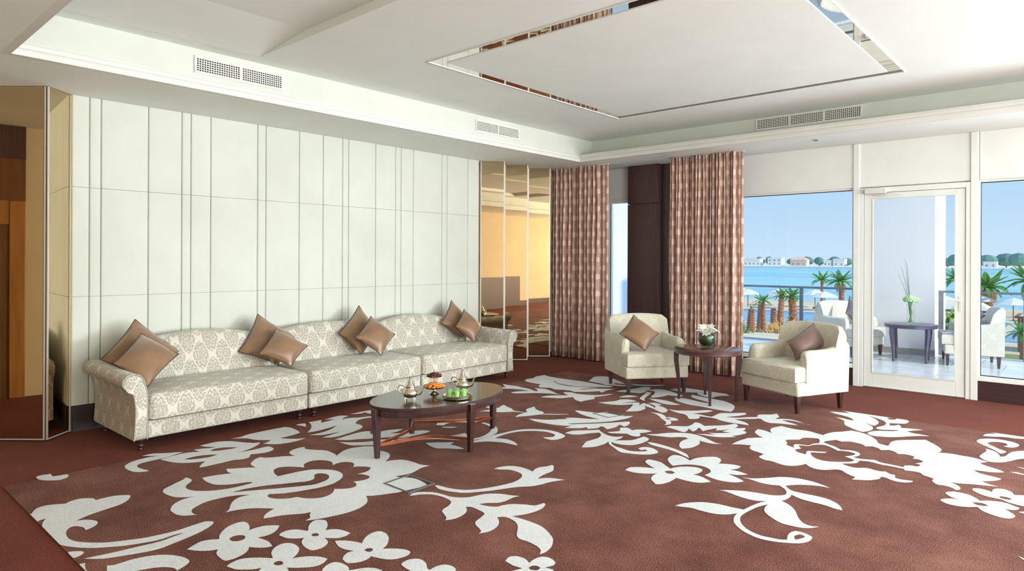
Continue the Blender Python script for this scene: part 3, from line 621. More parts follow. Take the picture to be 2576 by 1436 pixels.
('leaf_motif','-5222,5596 -5169,5672 -5243,5728 -5337,5807 -5230,5787 -5133,5807 -5005,5789 -4895,5780 -4781,5733 -4848,5705 -4978,5680 -5079,5631 -5149,5556'),
('leaf_motif','-4925,5493 -4898,5590 -4827,5699 -4743,5747 -4824,5824 -4889,5852 -4788,5902 -4691,5882 -4595,5842 -4497,5787 -4428,5789 -4510,5754 -4597,5715 -4674,5663 -4742,5600 -4823,5504 -4874,5477'),
('leaf_motif','-4511,5513 -4512,5610 -4464,5696 -4352,5800 -4433,5846 -4503,5907 -4429,5954 -4338,5935 -4244,5961 -4145,6012 -4086,6108 -4034,6218 -4038,6091 -4072,5980 -4096,5919 -4046,5868 -4040,5797 -4060,5703 -4058,5631 -4133,5654 -4212,5713 -4259,5766 -4282,5706 -4327,5618 -4405,5572'),
('leaf_motif','-4696,6677 -4736,6794 -4796,6923 -4759,7024 -4665,7068 -4490,6957 -4365,6886 -4227,6785 -4321,6755 -4370,6758 -4327,6692 -4258,6718 -4169,6730 -4082,6742 -4159,6670 -4302,6606 -4379,6581 -4448,6612 -4557,6632 -4628,6640'),
('leaf_motif','-4213,6856 -4107,6897 -3992,6957 -3919,7025 -3866,7068 -3882,6998 -3956,6896 -4060,6818 -4142,6803'),
('leaf_motif','-4084,6340 -4076,6455 -4032,6562 -4004,6700 -3996,6785 -3927,6831 -3888,6763 -3852,6664 -3847,6582 -3823,6540 -3837,6443 -3921,6406 -3999,6355'),
('leaf_motif','-3643,6339 -3667,6416 -3702,6527 -3744,6613 -3790,6656 -3840,6631 -3850,6710 -3792,6786 -3711,6795 -3638,6776 -3539,6720 -3467,6684 -3413,6633 -3417,6589 -3480,6570 -3552,6564 -3554,6482 -3572,6405 -3607,6334'),
('leaf_motif','-3822,6562 -3769,6569 -3734,6497 -3696,6370 -3668,6277 -3633,6193 -3584,6126 -3629,6141 -3693,6196 -3730,6299 -3780,6455'),
('leaf_motif','-3891,6090 -3891,6208 -3854,6262 -3759,6279 -3781,6211 -3828,6140'),
('leaf_motif','-3914,5728 -3857,5818 -3815,5912 -3815,5987 -3814,6007 -3761,6067 -3680,6067 -3636,6040 -3679,5957 -3709,5864 -3657,5941 -3590,6018 -3518,5899 -3541,6002 -3522,6037 -3461,5900 -3405,5832 -3387,5732 -3403,5653 -3479,5572 -3513,5698 -3559,5826 -3594,5899 -3633,5828 -3693,5765 -3797,5728'),
('leaf_motif','-3496,5972 -3493,6021 -3402,5954 -3343,5906 -3379,5975 -3442,6023 -3505,6053 -3486,6100 -3441,6112 -3362,6086 -3369,6019 -3300,5997 -3222,5935 -3189,5884 -3170,5805 -3186,5768 -3246,5799 -3337,5862 -3387,5883 -3463,5915'),
('leaf_motif','-3629,6267 -3553,6287 -3479,6298 -3393,6285 -3300,6243 -3219,6219 -3273,6155 -3349,6133 -3418,6152 -3513,6193'),
('flower_motif','-3690,6859 -3662,6952 -3606,7068 -3503,7068 -3395,7068 -3290,7068 -3199,7068 -3114,7068 -3040,7000 -3094,6929 -3126,6859 -3130,6757 -3194,6757 -3283,6794 -3351,6853 -3370,6919 -3469,6848 -3578,6832'),
('flower_motif','-3438,6491 -3396,6510 -3338,6525 -3233,6508 -3124,6479 -3034,6472 -3087,6532 -3202,6575 -3292,6627 -3346,6695 -3360,6763 -3276,6740 -3175,6716 -3077,6710 -2975,6691 -2878,6635 -2804,6561 -2761,6480 -2725,6363 -2706,6266 -2783,6260 -2902,6265 -3029,6283 -3149,6277 -3262,6315 -3357,6374'),
('leaf_motif','-3285,5707 -3222,5724 -3154,5710 -3085,5650 -3069,5620 -3034,5653 -2974,5649 -2926,5606 -2944,5560 -2975,5532 -2935,5484 -2909,5411 -2932,5349 -2955,5423 -3004,5491 -3069,5546 -3128,5611 -3207,5676|-3049,5579 -3037,5605 -2996,5599 -3003,5563 -3030,5559'),
('leaf_motif','-3220,5953 -3144,5948 -3067,5996 -2986,6072 -2916,6169 -2856,6192 -2862,6105 -2903,6020 -2956,5940 -2892,5951 -2806,5939 -2756,5940 -2758,6029 -2757,6139 -2678,6213 -2610,6291 -2582,6317 -2555,6264 -2575,6168 -2620,6081 -2654,6019 -2561,6069 -2492,6163 -2435,6230 -2459,6314 -2423,6372 -2371,6420 -2346,6497 -2311,6436 -2278,6375 -2280,6328 -2271,6262 -2225,6320 -2152,6344 -2084,6320 -2007,6265 -1950,6269 -1985,6258 -2069,6291 -2137,6300 -2219,6273 -2152,6228 -2089,6203 -2038,6168 -2094,6144 -2176,6123 -2251,6081 -2316,6106 -2380,6177 -2409,6171 -2417,6141 -2502,6056 -2555,5992 -2463,5962 -2396,5913 -2368,5862 -2444,5854 -2545,5845 -2633,5862 -2704,5899 -2786,5897 -2852,5881 -2819,5807 -2837,5746 -2880,5721 -2944,5812 -2995,5856 -3057,5862 -3141,5896'),
('leaf_motif','-2887,5297 -2876,5360 -2816,5402 -2761,5453 -2755,5526 -2775,5632 -2739,5637 -2689,5601 -2652,5567 -2604,5624 -2542,5695 -2503,5772 -2486,5830 -2448,5809 -2422,5753 -2424,5685 -2391,5702 -2354,5749 -2331,5705 -2327,5633 -2294,5625 -2275,5568 -2289,5506 -2302,5458 -2330,5408 -2284,5403 -2364,5318 -2444,5279 -2531,5271 -2591,5270 -2511,5314 -2452,5349 -2528,5372 -2474,5397 -2374,5509 -2451,5493 -2446,5561 -2445,5639 -2464,5544 -2510,5489 -2533,5571 -2553,5514 -2572,5444 -2580,5386 -2633,5452 -2665,5475 -2641,5393 -2637,5321 -2669,5343 -2714,5391 -2690,5323 -2682,5255 -2707,5244 -2806,5280'),
('flower_motif','-2898,4961 -2831,5031 -2793,5107 -2728,5182 -2650,5234 -2577,5241 -2484,5207 -2394,5151 -2330,5115 -2286,5129 -2330,5084 -2385,5070 -2466,5086 -2436,5035 -2417,4965 -2417,4869 -2437,4814 -2465,4776 -2505,4819 -2537,4876 -2566,4960 -2569,5025 -2561,5078 -2598,5102 -2644,5072 -2692,5016 -2778,4984 -2836,4965'),
('leaf_motif','-2765,4754 -2714,4772 -2607,4761 -2493,4730 -2418,4697 -2356,4656 -2307,4586 -2367,4616 -2457,4662 -2541,4686 -2631,4697 -2699,4710'),
('flower_motif','-3179,4796 -3121,4900 -3169,4984 -3157,5021 -3123,5039 -3049,4992 -3031,5046 -2974,5091 -2907,5084 -2924,5006 -2954,4954 -2919,4914 -2903,4868 -2922,4839 -2972,4840 -3022,4867 -3086,4820 -3134,4789'),
('scroll_motif','-3425,4519 -3427,4617 -3370,4695 -3304,4769 -3279,4817 -3214,4764 -3140,4722 -3076,4709 -3025,4732 -3003,4776 -2983,4701 -2988,4616 -2951,4650 -2887,4720 -2874,4812 -2870,4886 -2824,4870 -2795,4839 -2779,4775 -2781,4673 -2809,4593 -2863,4554 -2931,4545 -2985,4562 -2926,4496 -2854,4466 -2837,4466 -2747,4445 -2687,4470 -2641,4516 -2641,4553 -2670,4557 -2677,4519 -2723,4549 -2715,4599 -2682,4629 -2630,4625 -2561,4576 -2550,4527 -2570,4469 -2630,4414 -2708,4381 -2775,4369 -2876,4436 -2955,4491 -3005,4555 -2989,4471 -2998,4366 -3024,4310 -3069,4269 -3113,4367 -3137,4433 -3131,4519 -3131,4599 -3171,4693 -3218,4736 -3264,4668 -3295,4590 -3342,4535 -3393,4524'),
('leaf_motif','-3988,4702 -3910,4739 -3821,4793 -3758,4880 -3711,4938 -3756,4955 -3698,5017 -3579,5074 -3489,5134 -3630,5146 -3740,5182 -3834,5237 -3870,5268 -3831,5288 -3743,5306 -3663,5332 -3597,5378 -3515,5390 -3393,5395 -3321,5462 -3315,5319 -3347,5188 -3358,5149 -3440,5009 -3522,4905 -3605,4806 -3566,4804 -3502,4877 -3420,4980 -3329,5105 -3284,5175 -3239,5245 -3204,5207 -3177,5136 -3166,5052 -3211,5078 -3240,5078 -3219,5017 -3219,4937 -3231,4875 -3305,4924 -3328,4916 -3317,4847 -3365,4771 -3408,4815 -3426,4747 -3484,4693 -3536,4658 -3536,4764 -3565,4737 -3619,4700 -3724,4672 -3826,4661 -3907,4670'),
('flower_motif','-2510,4018 -2517,4088 -2490,4127 -2436,4166 -2372,4196 -2427,4222 -2482,4260 -2507,4291 -2517,4328 -2508,4354 -2464,4358 -2407,4347 -2341,4301 -2289,4263 -2278,4307 -2252,4357 -2207,4398 -2160,4416 -2116,4405 -2097,4373 -2092,4328 -2095,4284 -2110,4255 -2065,4256 -2016,4238 -1951,4198 -1975,4152 -2013,4116 -2079,4104 -2162,4112 -2157,4063 -2157,4002 -2171,3937 -2201,3902 -2243,3939 -2274,3971 -2295,4014 -2307,4066 -2303,4105 -2345,4063 -2388,4032 -2444,4013|-2285,4175 -2283,4202 -2257,4226 -2219,4203 -2221,4168 -2253,4155'),
('flower_motif','-2405,4440 -2426,4495 -2433,4556 -2421,4586 -2383,4592 -2331,4573 -2273,4533 -2269,4611 -2242,4674 -2203,4724 -2167,4752 -2133,4736 -2108,4704 -2089,4648 -2084,4608 -2042,4638 -1989,4660 -1939,4661 -1930,4619 -1937,4578 -1962,4530 -1916,4538 -1872,4529 -1825,4511 -1865,4463 -1896,4443 -1937,4437 -1892,4415 -1837,4387 -1789,4355 -1816,4302 -1862,4273 -1915,4262 -1979,4272 -2045,4298 -2038,4345 -2045,4395 -2073,4437 -2116,4465 -2166,4471 -2221,4451 -2267,4404 -2307,4336 -2349,4373'),
('scroll_motif','-1837,4433 -1775,4450 -1700,4533 -1635,4619 -1554,4662 -1463,4668 -1389,4649 -1315,4607 -1364,4608 -1416,4588 -1490,4538 -1551,4460 -1516,4414 -1482,4391 -1419,4388 -1335,4396 -1269,4389 -1210,4354 -1173,4309 -1145,4250 -1188,4248 -1254,4266 -1338,4269 -1405,4281 -1462,4314 -1455,4261 -1459,4199 -1472,4162 -1429,4137 -1386,4098 -1347,4043 -1312,3973 -1278,3919 -1245,3888 -1208,3881 -1171,3897 -1204,3845 -1241,3818 -1288,3808 -1347,3808 -1407,3843 -1456,3885 -1489,3928 -1507,3988 -1512,4046 -1537,3976 -1553,3885 -1559,3805 -1557,3749 -1535,3685 -1494,3627 -1440,3584 -1373,3563 -1318,3570 -1273,3581 -1244,3602 -1260,3660 -1263,3713 -1250,3752 -1214,3758 -1176,3743 -1154,3726 -1149,3682 -1157,3639 -1181,3600 -1224,3566 -1286,3533 -1356,3518 -1420,3533 -1481,3566 -1535,3616 -1563,3659 -1585,3724 -1592,3782 -1616,3738 -1656,3699 -1712,3677 -1777,3673 -1832,3675 -1882,3653 -1922,3640 -1906,3701 -1868,3765 -1820,3812 -1743,3843 -1657,3851 -1587,3862 -1577,3955 -1559,4043 -1539,4093 -1587,4058 -1650,4049 -1725,4064 -1796,4086 -1841,4080 -1779,4134 -1704,4179 -1621,4203 -1558,4217 -1513,4250 -1493,4294 -1508,4350 -1537,4395 -1583,4435 -1630,4410 -1699,4404 -1763,4421|-1231,3674 -1219,3716 -1202,3720 -1186,3705 -1193,3672 -1210,3632'),
('flower_motif','-739,4840 -737,4873 -716,4905 -684,4930 -648,4931 -694,4952 -729,4994 -740,5018 -734,5048 -705,5083 -670,5090 -625,5081 -585,5045 -555,5000 -521,5036 -472,5061 -428,5063 -385,5033 -363,5017 -365,4985 -385,4949 -427,4936 -397,4898 -375,4861 -368,4827 -387,4775 -427,4759 -477,4775 -524,4811 -553,4864 -600,4822 -648,4800 -702,4805|-587,4932 -567,4954 -533,4958 -505,4934 -528,4907 -561,4902'),
('flower_motif','-617,5197 -619,5239 -596,5265 -555,5263 -518,5246 -520,5304 -499,5349 -464,5363 -426,5330 -407,5272 -360,5307 -321,5318 -300,5242 -309,5111 -344,5071 -389,5075 -430,5091 -460,5119 -512,5119 -567,5142|-477,5159 -466,5189 -435,5189 -411,5168 -421,5146 -452,5142'),
('leaf_motif','-361,4931 -336,4961 -309,4964 -334,4925'),
('leaf_motif','-308,4195 -282,4178 -263,4150 -281,4159'),
('flower_motif','-2160,5831 -2173,5897 -2161,5974 -2135,6038 -2070,6018 -1999,6006 -1910,6023 -1832,5995 -1762,5963 -1756,6041 -1727,6130 -1679,6199 -1628,6296 -1568,6288 -1493,6247 -1429,6174 -1380,6091 -1351,6017 -1309,5990 -1271,5982 -1281,6113 -1265,6194 -1221,6258 -1154,6327 -1084,6396 -1050,6348 -1006,6289 -964,6219 -935,6152 -930,6085 -938,6038 -863,6066 -791,6064 -721,6061 -673,6039 -619,6006 -642,5970 -660,5923 -616,5884 -564,5854 -529,5827 -504,5792 -538,5752 -583,5727 -631,5717 -674,5702 -640,5658 -589,5632 -541,5620 -502,5601 -519,5548 -559,5488 -598,5452 -551,5413 -501,5393 -561,5367 -634,5337 -706,5294 -755,5286 -723,5263 -697,5228 -682,5192 -683,5148 -702,5131 -724,5160 -767,5179 -803,5168 -830,5195 -851,5244 -847,5285 -874,5307 -918,5331 -938,5369 -980,5379 -1035,5359 -1045,5395 -1124,5400 -1195,5396 -1275,5415 -1337,5394 -1335,5341 -1343,5298 -1414,5224 -1368,5195 -1311,5187 -1250,5235 -1193,5220 -1156,5221 -1132,5240 -1089,5198 -1061,5199 -1050,5138 -1016,5123 -974,5131 -945,5142 -944,5112 -973,5072 -1018,5053 -1061,5066 -1095,5091 -1126,5094 -1124,5041 -1141,4995 -1180,4944 -1261,4893 -1254,4961 -1282,4975 -1326,5007 -1367,5052 -1404,5051 -1459,4984 -1509,4964 -1561,4984 -1608,5037 -1621,4990 -1653,4934 -1700,4900 -1750,4907 -1812,4931 -1864,4929 -1913,4958 -1931,4989 -1927,5071 -1988,5094 -2040,5117 -2078,5165 -2093,5236 -2155,5217 -2223,5165 -2225,5274 -2208,5403 -2203,5430 -2160,5488 -2115,5541 -2167,5577 -2212,5632 -2236,5673 -2254,5783 -2202,5780 -2138,5751 -2087,5723 -2123,5751|-1940,5576 -1932,5618 -1865,5684 -1864,5738 -1835,5788 -1758,5824 -1737,5785 -1712,5685 -1737,5640 -1751,5551 -1793,5545 -1838,5525 -1844,5476 -1813,5409 -1859,5431 -1895,5461 -1903,5509|-1814,5493 -1785,5520 -1746,5534 -1730,5592 -1693,5637 -1654,5651 -1593,5612 -1537,5559 -1472,5588 -1430,5577 -1405,5551 -1416,5492 -1450,5431 -1405,5406 -1370,5374 -1382,5317 -1441,5253 -1506,5212 -1573,5214 -1627,5259 -1668,5339 -1669,5368 -1594,5417 -1587,5463 -1650,5425 -1706,5394 -1703,5346 -1685,5283 -1719,5292 -1757,5307 -1788,5349 -1783,5385 -1767,5420 -1791,5461|-1685,5732 -1690,5772 -1664,5830 -1635,5880 -1586,5857 -1535,5904 -1479,5899 -1432,5877 -1406,5836 -1363,5876 -1318,5854 -1287,5808 -1238,5853 -1195,5831 -1162,5782 -1125,5806 -1084,5804 -1054,5783 -1053,5718 -1015,5725 -979,5685 -992,5637 -1013,5599 -982,5583 -979,5542 -998,5516 -1020,5521 -1059,5486 -1057,5436 -1133,5444 -1207,5451 -1254,5489 -1339,5448 -1397,5451 -1376,5519 -1380,5583 -1410,5625 -1465,5636 -1524,5602 -1583,5663 -1633,5692'),
('leaf_motif','-2028,7068 -1958,7068 -1834,7068 -1715,7068 -1616,7068 -1533,7068 -1467,7068 -1403,7068 -1351,7068 -1321,7008 -1330,6901 -1383,6857 -1442,6825 -1423,6733 -1389,6751 -1366,6813 -1335,6760 -1330,6699 -1270,6727 -1209,6745 -1163,6748 -1217,6673 -1260,6595 -1197,6565 -1135,6562 -1080,6552 -1144,6500 -1212,6419 -1277,6330 -1347,6270 -1386,6253 -1426,6236 -1473,6253 -1499,6302 -1492,6372 -1452,6446 -1368,6511 -1324,6562 -1316,6589 -1367,6560 -1442,6508 -1485,6532 -1486,6597 -1458,6690 -1462,6782 -1483,6847 -1524,6909 -1593,6964 -1667,7016 -1582,6915 -1531,6817 -1514,6720 -1519,6621 -1565,6646 -1627,6729 -1573,6639 -1526,6574 -1502,6490 -1506,6396 -1540,6315 -1588,6333 -1666,6405 -1725,6471 -1751,6543 -1777,6632 -1826,6689 -1877,6731 -1813,6730 -1744,6706 -1711,6708 -1769,6801 -1846,6851 -1925,6886 -1994,6940 -1939,6969 -1820,6999 -1916,7068|-1508,7038 -1476,7068 -1441,7068 -1431,7022 -1455,6984 -1483,6982'),
('leaf_motif','-817,7068 -774,7068 -733,7068 -667,7068 -608,7068 -551,7068 -489,7068 -444,7068 -432,7020 -476,6991 -538,6957 -613,6947 -684,6893 -745,6872 -739,6939 -714,6999 -659,7037 -710,7068 -766,7068'),
('scroll_motif','-760,6626 -756,6710 -711,6786 -640,6828 -564,6818 -514,6786 -488,6732 -494,6663 -518,6608 -552,6588 -579,6606 -561,6654 -561,6688 -582,6723 -630,6724 -667,6689 -688,6636 -667,6579 -629,6527 -588,6471 -550,6435 -552,6382 -575,6331 -592,6365 -631,6432 -690,6514 -738,6580'),
('leaf_motif','-685,6132 -678,6237 -665,6349 -680,6418 -649,6404 -615,6375 -583,6304 -568,6231 -542,6264 -527,6375 -507,6464 -446,6555 -405,6588 -389,6329 -428,6293 -465,6230 -493,6159 -535,6074 -581,6032 -614,6020 -652,6059'),
('leaf_motif','-451,6009 -408,6006 -369,6007 -406,5982'),
('leaf_motif','-474,5827 -437,5853 -396,5833 -372,5808 -418,5813'),
('scroll_motif','-3266,2895 -3251,2911 -3187,2919 -3114,2939 -3054,2975 -3005,3039 -2965,3130 -2935,3230 -2926,3312 -2944,3389 -2971,3433 -3008,3462 -3067,3471 -3125,3464 -3173,3425 -3215,3409 -3213,3468 -3178,3529 -3119,3563 -3045,3565 -2973,3548 -2996,3610 -2996,3658 -2973,3707 -2965,3754 -2946,3752 -2894,3686 -2875,3647 -2873,3576 -2866,3513 -2848,3451 -2826,3497 -2784,3532 -2700,3561 -2731,3499 -2749,3441 -2762,3373 -2788,3309 -2840,3245 -2880,3169 -2926,3072 -2969,3002 -3015,2937 -3073,2900 -3140,2876 -3205,2871'),
('scroll_motif','-3237,2661 -3258,2693 -3253,2735 -3217,2776 -3165,2808 -3102,2820 -3040,2826 -2985,2854 -2946,2897 -2933,2939 -2913,3001 -2876,3047 -2826,3081 -2774,3099 -2726,3128 -2737,3081 -2733,3007 -2745,2954 -2792,2904 -2819,2856 -2757,2868 -2709,2898 -2698,2942 -2669,2993 -2609,3039 -2557,3064 -2544,3096 -2538,3136 -2517,3128 -2493,3075 -2487,3009 -2500,2940 -2524,2886 -2543,2852 -2478,2860 -2410,2862 -2338,2857 -2276,2834 -2210,2795 -2169,2761 -2124,2692 -2105,2625 -2110,2576 -2136,2617 -2180,2641 -2252,2652 -2305,2648 -2351,2675 -2413,2754 -2458,2794 -2514,2815 -2567,2815 -2597,2782 -2556,2753 -2521,2713 -2499,2664 -2493,2608 -2515,2549 -2529,2581 -2567,2602 -2610,2621 -2642,2650 -2655,2686 -2668,2729 -2687,2769 -2714,2782 -2775,2791 -2818,2792 -2846,2773 -2803,2739 -2776,2700 -2761,2645 -2763,2594 -2786,2548 -2803,2575 -2844,2600 -2897,2627 -2919,2659 -2933,2707 -2960,2757 -2996,2780 -3057,2789 -3119,2783 -3169,2760 -3209,2718'),
]

# ================================================================ CARPET with its woven flowers
def smooth_loop(pts, per=4):
    """Catmull-Rom through the points, keeping sharp tips sharp"""
    n = len(pts); P = [Vector((a, b)) for a, b in pts]; T = []
    for i in range(n):
        a, b, c = P[i - 1], P[i], P[(i + 1) % n]
        u, v = b - a, c - b
        ang = abs(u.angle(v)) if u.length > 1e-6 and v.length > 1e-6 else 0
        T.append(None if ang > math.radians(62) else (c - a) * .5)
    out = []
    for i in range(n):
        p0, p1 = P[i], P[(i + 1) % n]; L = (p1 - p0)
        t0 = T[i] if T[i] is not None else L * .6; t1 = T[(i + 1) % n] if T[(i + 1) % n] is not None else L * .6
        if t0.length > L.length * 1.2: t0 = t0 * (L.length * 1.2 / t0.length)
        if t1.length > L.length * 1.2: t1 = t1 * (L.length * 1.2 / t1.length)
        for k in range(per):
            s = k / per
            h = (2 * s**3 - 3 * s**2 + 1) * p0 + (s**3 - 2 * s**2 + s) * t0 + (-2 * s**3 + 3 * s**2) * p1 + (s**3 - s**2) * t1
            out.append((h.x, h.y))
    return out
cp = thing('patterned_carpet', (-1.2, 4.0, 0), 'brown carpet field woven with large white flowers, leaves and scrolls', 'carpet')
put('field', MB().box(-5.33, 7.4, .985, 7.068, .0005, .006), 'carpet_brown', cp)
for nm, data in MOTIFS:
    loops = [smooth_loop([tuple(int(q) / 1000.0 for q in tok.split(',')) for tok in lp.split()]) for lp in data.split('|')]
    flat = [p for lp in loops for p in lp]
    tris = tessellate_polygon([[Vector((a, b, 0)) for a, b in lp] for lp in loops])
    mb = MB(); mb.v = [(a, min(max(b, .985), 7.068), .008) for a, b in flat]
    for t_ in tris:
        a, b, c = (Vector(mb.v[i]) for i in t_)
        if (b - a).cross(c - a).length > 1e-9: mb.f.append(tuple(t_) if (b - a).cross(c - a).z > 0 else tuple(reversed(t_)))
    off = OFF[cp]; mb.v = [(a - off.x, b - off.y, c - off.z) for a, b, c in mb.v]
    me = bpy.data.meshes.new(nm); me.from_pydata(mb.v, [], mb.f); me.update(); me.materials.append(MATS['carpet_white'])
    inst(nm, me, cp)

# ---- flush floor boxes with metal rims
def floor_box(q, label):
    q = [Vector(a + (0,)) for a in q]; c = sum(q, Vector()) / 4
    t = thing('floor_box', (c.x, c.y, .006), label, 'floor box', 'flush metal floor boxes')
    w_ = .11
    qi = [a + (c - a) * w_ * 1.3 for a in q]
    for i in range(4):
        a, b, c2, d = q[i], q[(i + 1) % 4], qi[(i + 1) % 4], qi[i]
        put('rim', MB().rings([[(v.x, v.y, .006) for v in (a, b, c2, d)], [(v.x, v.y, .0105) for v in (a, b, c2, d)]]), 'grey_metal', t)
floor_box([(-3.547, 2.687), (-3.561, 2.924), (-3.291, 2.922), (-3.276, 2.684)], 'square metal floor box rim beside the coffee table')
floor_box([(-3.668, 5.275), (-3.601, 5.45), (-3.40, 5.435), (-3.457, 5.232)], 'square metal floor box rim between coffee table and armchairs')

# ================================================================ SOFA SECTIONS
XB, XF = -6.50, -5.53
def rbox(x0, x1, y0, y1, z0, z1, r, dome=0.0, nx=8, ny=14):
    """soft upholstered block: rounded box with a domed top"""
    mb = MB(); n = 6
    def ring(z, ins):
        pts = []
        for (cx, cy, a0) in ((x1 - r, y1 - r, 0), (x0 + r, y1 - r, PI / 2), (x0 + r, y0 + r, PI), (x1 - r, y0 + r, 1.5 * PI)):
            for k in range(n + 1):
                a = a0 + PI / 2 * k / n; rr = max(.001, r - ins)
                pts.append((cx + rr * math.cos(a), cy + rr * math.sin(a), z))
        return pts
    rings = []
    for k in range(4):
        a = PI / 2 * k / 3; rings.append(ring(z0 + r * (1 - math.sin(a)) * .6, r * (1 - math.cos(a)) * 0 + (r * .6) * (1 - math.sin(a))))
    for k in range(5):
        a = PI / 2 * k / 4; rings.append(ring(z1 - r * .8 * (1 - math.sin(a)), (r * .8) * (1 - math.cos(a))))
    cx, cy = (x0 + x1) / 2, (y0 + y1) / 2
    top = rings[-1]
    for f in (.85, .6, .3, .05):
        rings.append([(cx + (p[0] - cx) * f, cy + (p[1] - cy) * f, z1 + dome * (1 - f * f)) for p in top])
    mb.rings(rings)
    return mb
def hump(y, y0, y1, zl, zp, zr):
    s = (y - y0) / (y1 - y0)
    b = math.sin(PI * min(1, max(0, s))) ** .8
    base = zl + (zr - zl) * s
    return base + (zp - (zl + zr) / 2) * b
def sofa_section(y0, y1, label, zl, zp, zr, arm=0):
    t = thing('sofa_section', ((XB + XF) / 2, (y0 + y1) / 2, 0), label, 'sofa', 'three-piece damask sofa along the padded wall')
    put('base', MB().box(XB + .02, XF - .004, y0 + .006, y1 - .006, .09, .226), 'sofa_damask', t, bevel=.014, uvbox=True, seg=3)
    put('seat_cushion', rbox(-6.24, XF + .030, y0 + .006, y1 - .006, .240, .438, .055, .022), 'sofa_damask', t, smooth=True, angle=70, uvbox=True)
    rings = []; n = 26
    e0, e1 = y0 + .004, y1 - .004
    for i in range(n + 1):
        y = e0 + (e1 - e0) * i / n; zt = hump(y, e0, e1, zl, zp, zr)
        edge = min(i, n - i); ins = (.0, .012, .004)[0] if edge > 1 else (.03, .010)[edge]
        pr = []
        sec = [(-6.15, .40), (-6.19, .50), (-6.24, zt - .16), (-6.275, zt - .075), (-6.31, zt - .028), (-6.345, zt - .004), (-6.40, zt - .006), (-6.45, zt - .045), (-6.485, zt - .13), (-6.497, .40), (-6.497, .12), (-6.3, .12), (-6.12, .25)]
        cxs, czs = -6.33, .45
        for (a, b) in sec:
            pr.append((a + (cxs - a) * ins * 1.5, y, b + (czs - b) * ins))
        rings.append(pr)
    put('backrest', MB().rings(rings), 'sofa_damask', t, smooth=True, angle=60, uvbox=True)
    legx, legs = (XF - .045, XB + .10), [y0 + .075, y1 - .075]
    if arm:
        yo = y0 if arm < 0 else y1; s = arm
        # scroll arm: outline in (y,z), s points outwards from the seat
        pf = [(0.0, .09), (-.0, .44), (.012, .50), (.028, .553), (.055, .592), (.10, .606), (.145, .596), (.172, .566), (.176, .53), (.160, .50), (.132, .486), (.108, .47), (.092, .42), (.082, .34), (.085, .22), (.094, .09)]
        ring = [(yo + s * a, z) for a, z in pf]
        rings = []
        for x, gx, dz in ((XB + .01, .96, .006), (XB + .04, 1, .022), (-6.2, 1, .014), (-5.9, 1, .004), (XF - .005, 1, 0), (XF + .012, .93, 0), (XF + .016, .8, 0)):
            cyy = yo + s * .07; czz = .36
            rings.append([(x, cyy + (a - cyy) * gx, (czz + (b - czz) * gx) + (dz if b > .4 else 0)) for a, b in ring])
        a_ = put('arm', MB().rings(rings), 'sofa_damask', t, smooth=True, angle=50, uvbox=True)
        put('piping', MB().tube([(XF + .010, yo + s * a, z) for a, z in pf], .005, 6), 'sofa_damask', a_, smooth=True)
        legs[0 if arm < 0 else 1] = yo + s * .03
    foot = [(.012, 0), (.017, .004), (.019, .012), (.014, .020), (.022, .026), (.027, .036), (.026, .046), (.017, .054), (.019, .060), (.028, .068), (.031, .078), (.031, .092)]
    for x in legx:
        for y in legs:
            put('leg', MB().lathe(foot, x, y, 0, 14), 'wood_leg', t, smooth=True, angle=60)
sofa_section(1.925, 3.330, 'cream damask sofa section with a rolled arm beside the narrow mirror', .70, .828, .725, -1)
sofa_section(3.332, 4.705, 'armless cream damask sofa section in the middle of the row', .725, .812, .735, 0)
sofa_section(4.707, 6.100, 'cream damask sofa section with a rolled arm next to the three mirrors', .735, .815, .62, 1)

# ---- square cushions standing on a corner
def pillow(name, T, R, B, L, thick, material, label, group, flip=1):
    T, R, B, L = (Vector(a) for a in (T, R, B, L))
    c = (T + R + B + L) / 4
    t = thing(name, (c.x, c.y, min(T.z, R.z, B.z, L.z)), label, 'cushion', group)
    nrm = (R - L).cross(T - B).normalized() * flip
    n = 16
    def pt(s, q, side):
        p = (T * (1 - s) + R * s) * (1 - q) + (L * (1 - s) + B * s) * q
        a, b = abs(2 * s - 1), abs(2 * q - 1)
        bow = .085 * ((1 - a * a) * b ** 3 + (1 - b * b) * a ** 3)
        p = p + (c - p) * bow
        h = ((1 - a ** 2.2) * (1 - b ** 2.0)) ** .6
        return p + nrm * side * thick * .5 * h
    mb = MB(); idx = {}
    for side in (1, -1):
        for i in range(n + 1):
            for j in range(n + 1):
                if side == -1 and (i in (0, n) or j in (0, n)): idx[(side, i, j)] = idx[(1, i, j)]; continue
                idx[(side, i, j)] = len(mb.v); mb.v.append(tuple(pt(i / n, j / n, side)))
        for i in range(n):
            for j in range(n):
                f = (idx[(side, i, j)], idx[(side, i + 1, j)], idx[(side, i + 1, j + 1)], idx[(side, i, j + 1)])
                mb.f.append(f if side == 1 else tuple(reversed(f)))
    put('cover', mb, material, t, smooth=True, angle=80)
    path = [pt(i / n, 0, 0) for i in range(n + 1)] + [pt(1, i / n, 0) for i in range(1, n + 1)] + [pt(1 - i / n, 1, 0) for i in range(1, n + 1)] + [pt(0, 1 - i / n, 0) for i in range(1, n)]
    path.append(path[0])
    put('cord_edge', MB().tube(path, .0042, 6, False), 'piping', t, smooth=True)
G8 = 'bronze satin cushions on the sofa'
pillow('cushion', (-6.38, 2.121, .954), (-6.25, 2.46, .661), (-6.02, 2.03, .452), (-6.2, 1.80, .653), .17, 'satin_bronze', 'bronze satin cushion behind another by the sofa arm beside the narrow mirror', G8)
pillow('cushion', (-6.12, 2.082, .854), (-5.92, 2.314, .673), (-5.70, 1.99, .466), (-5.9, 1.802, .650), .17, 'satin_bronze', 'front bronze satin cushion of the pair by the sofa arm nearest the narrow mirror', G8)
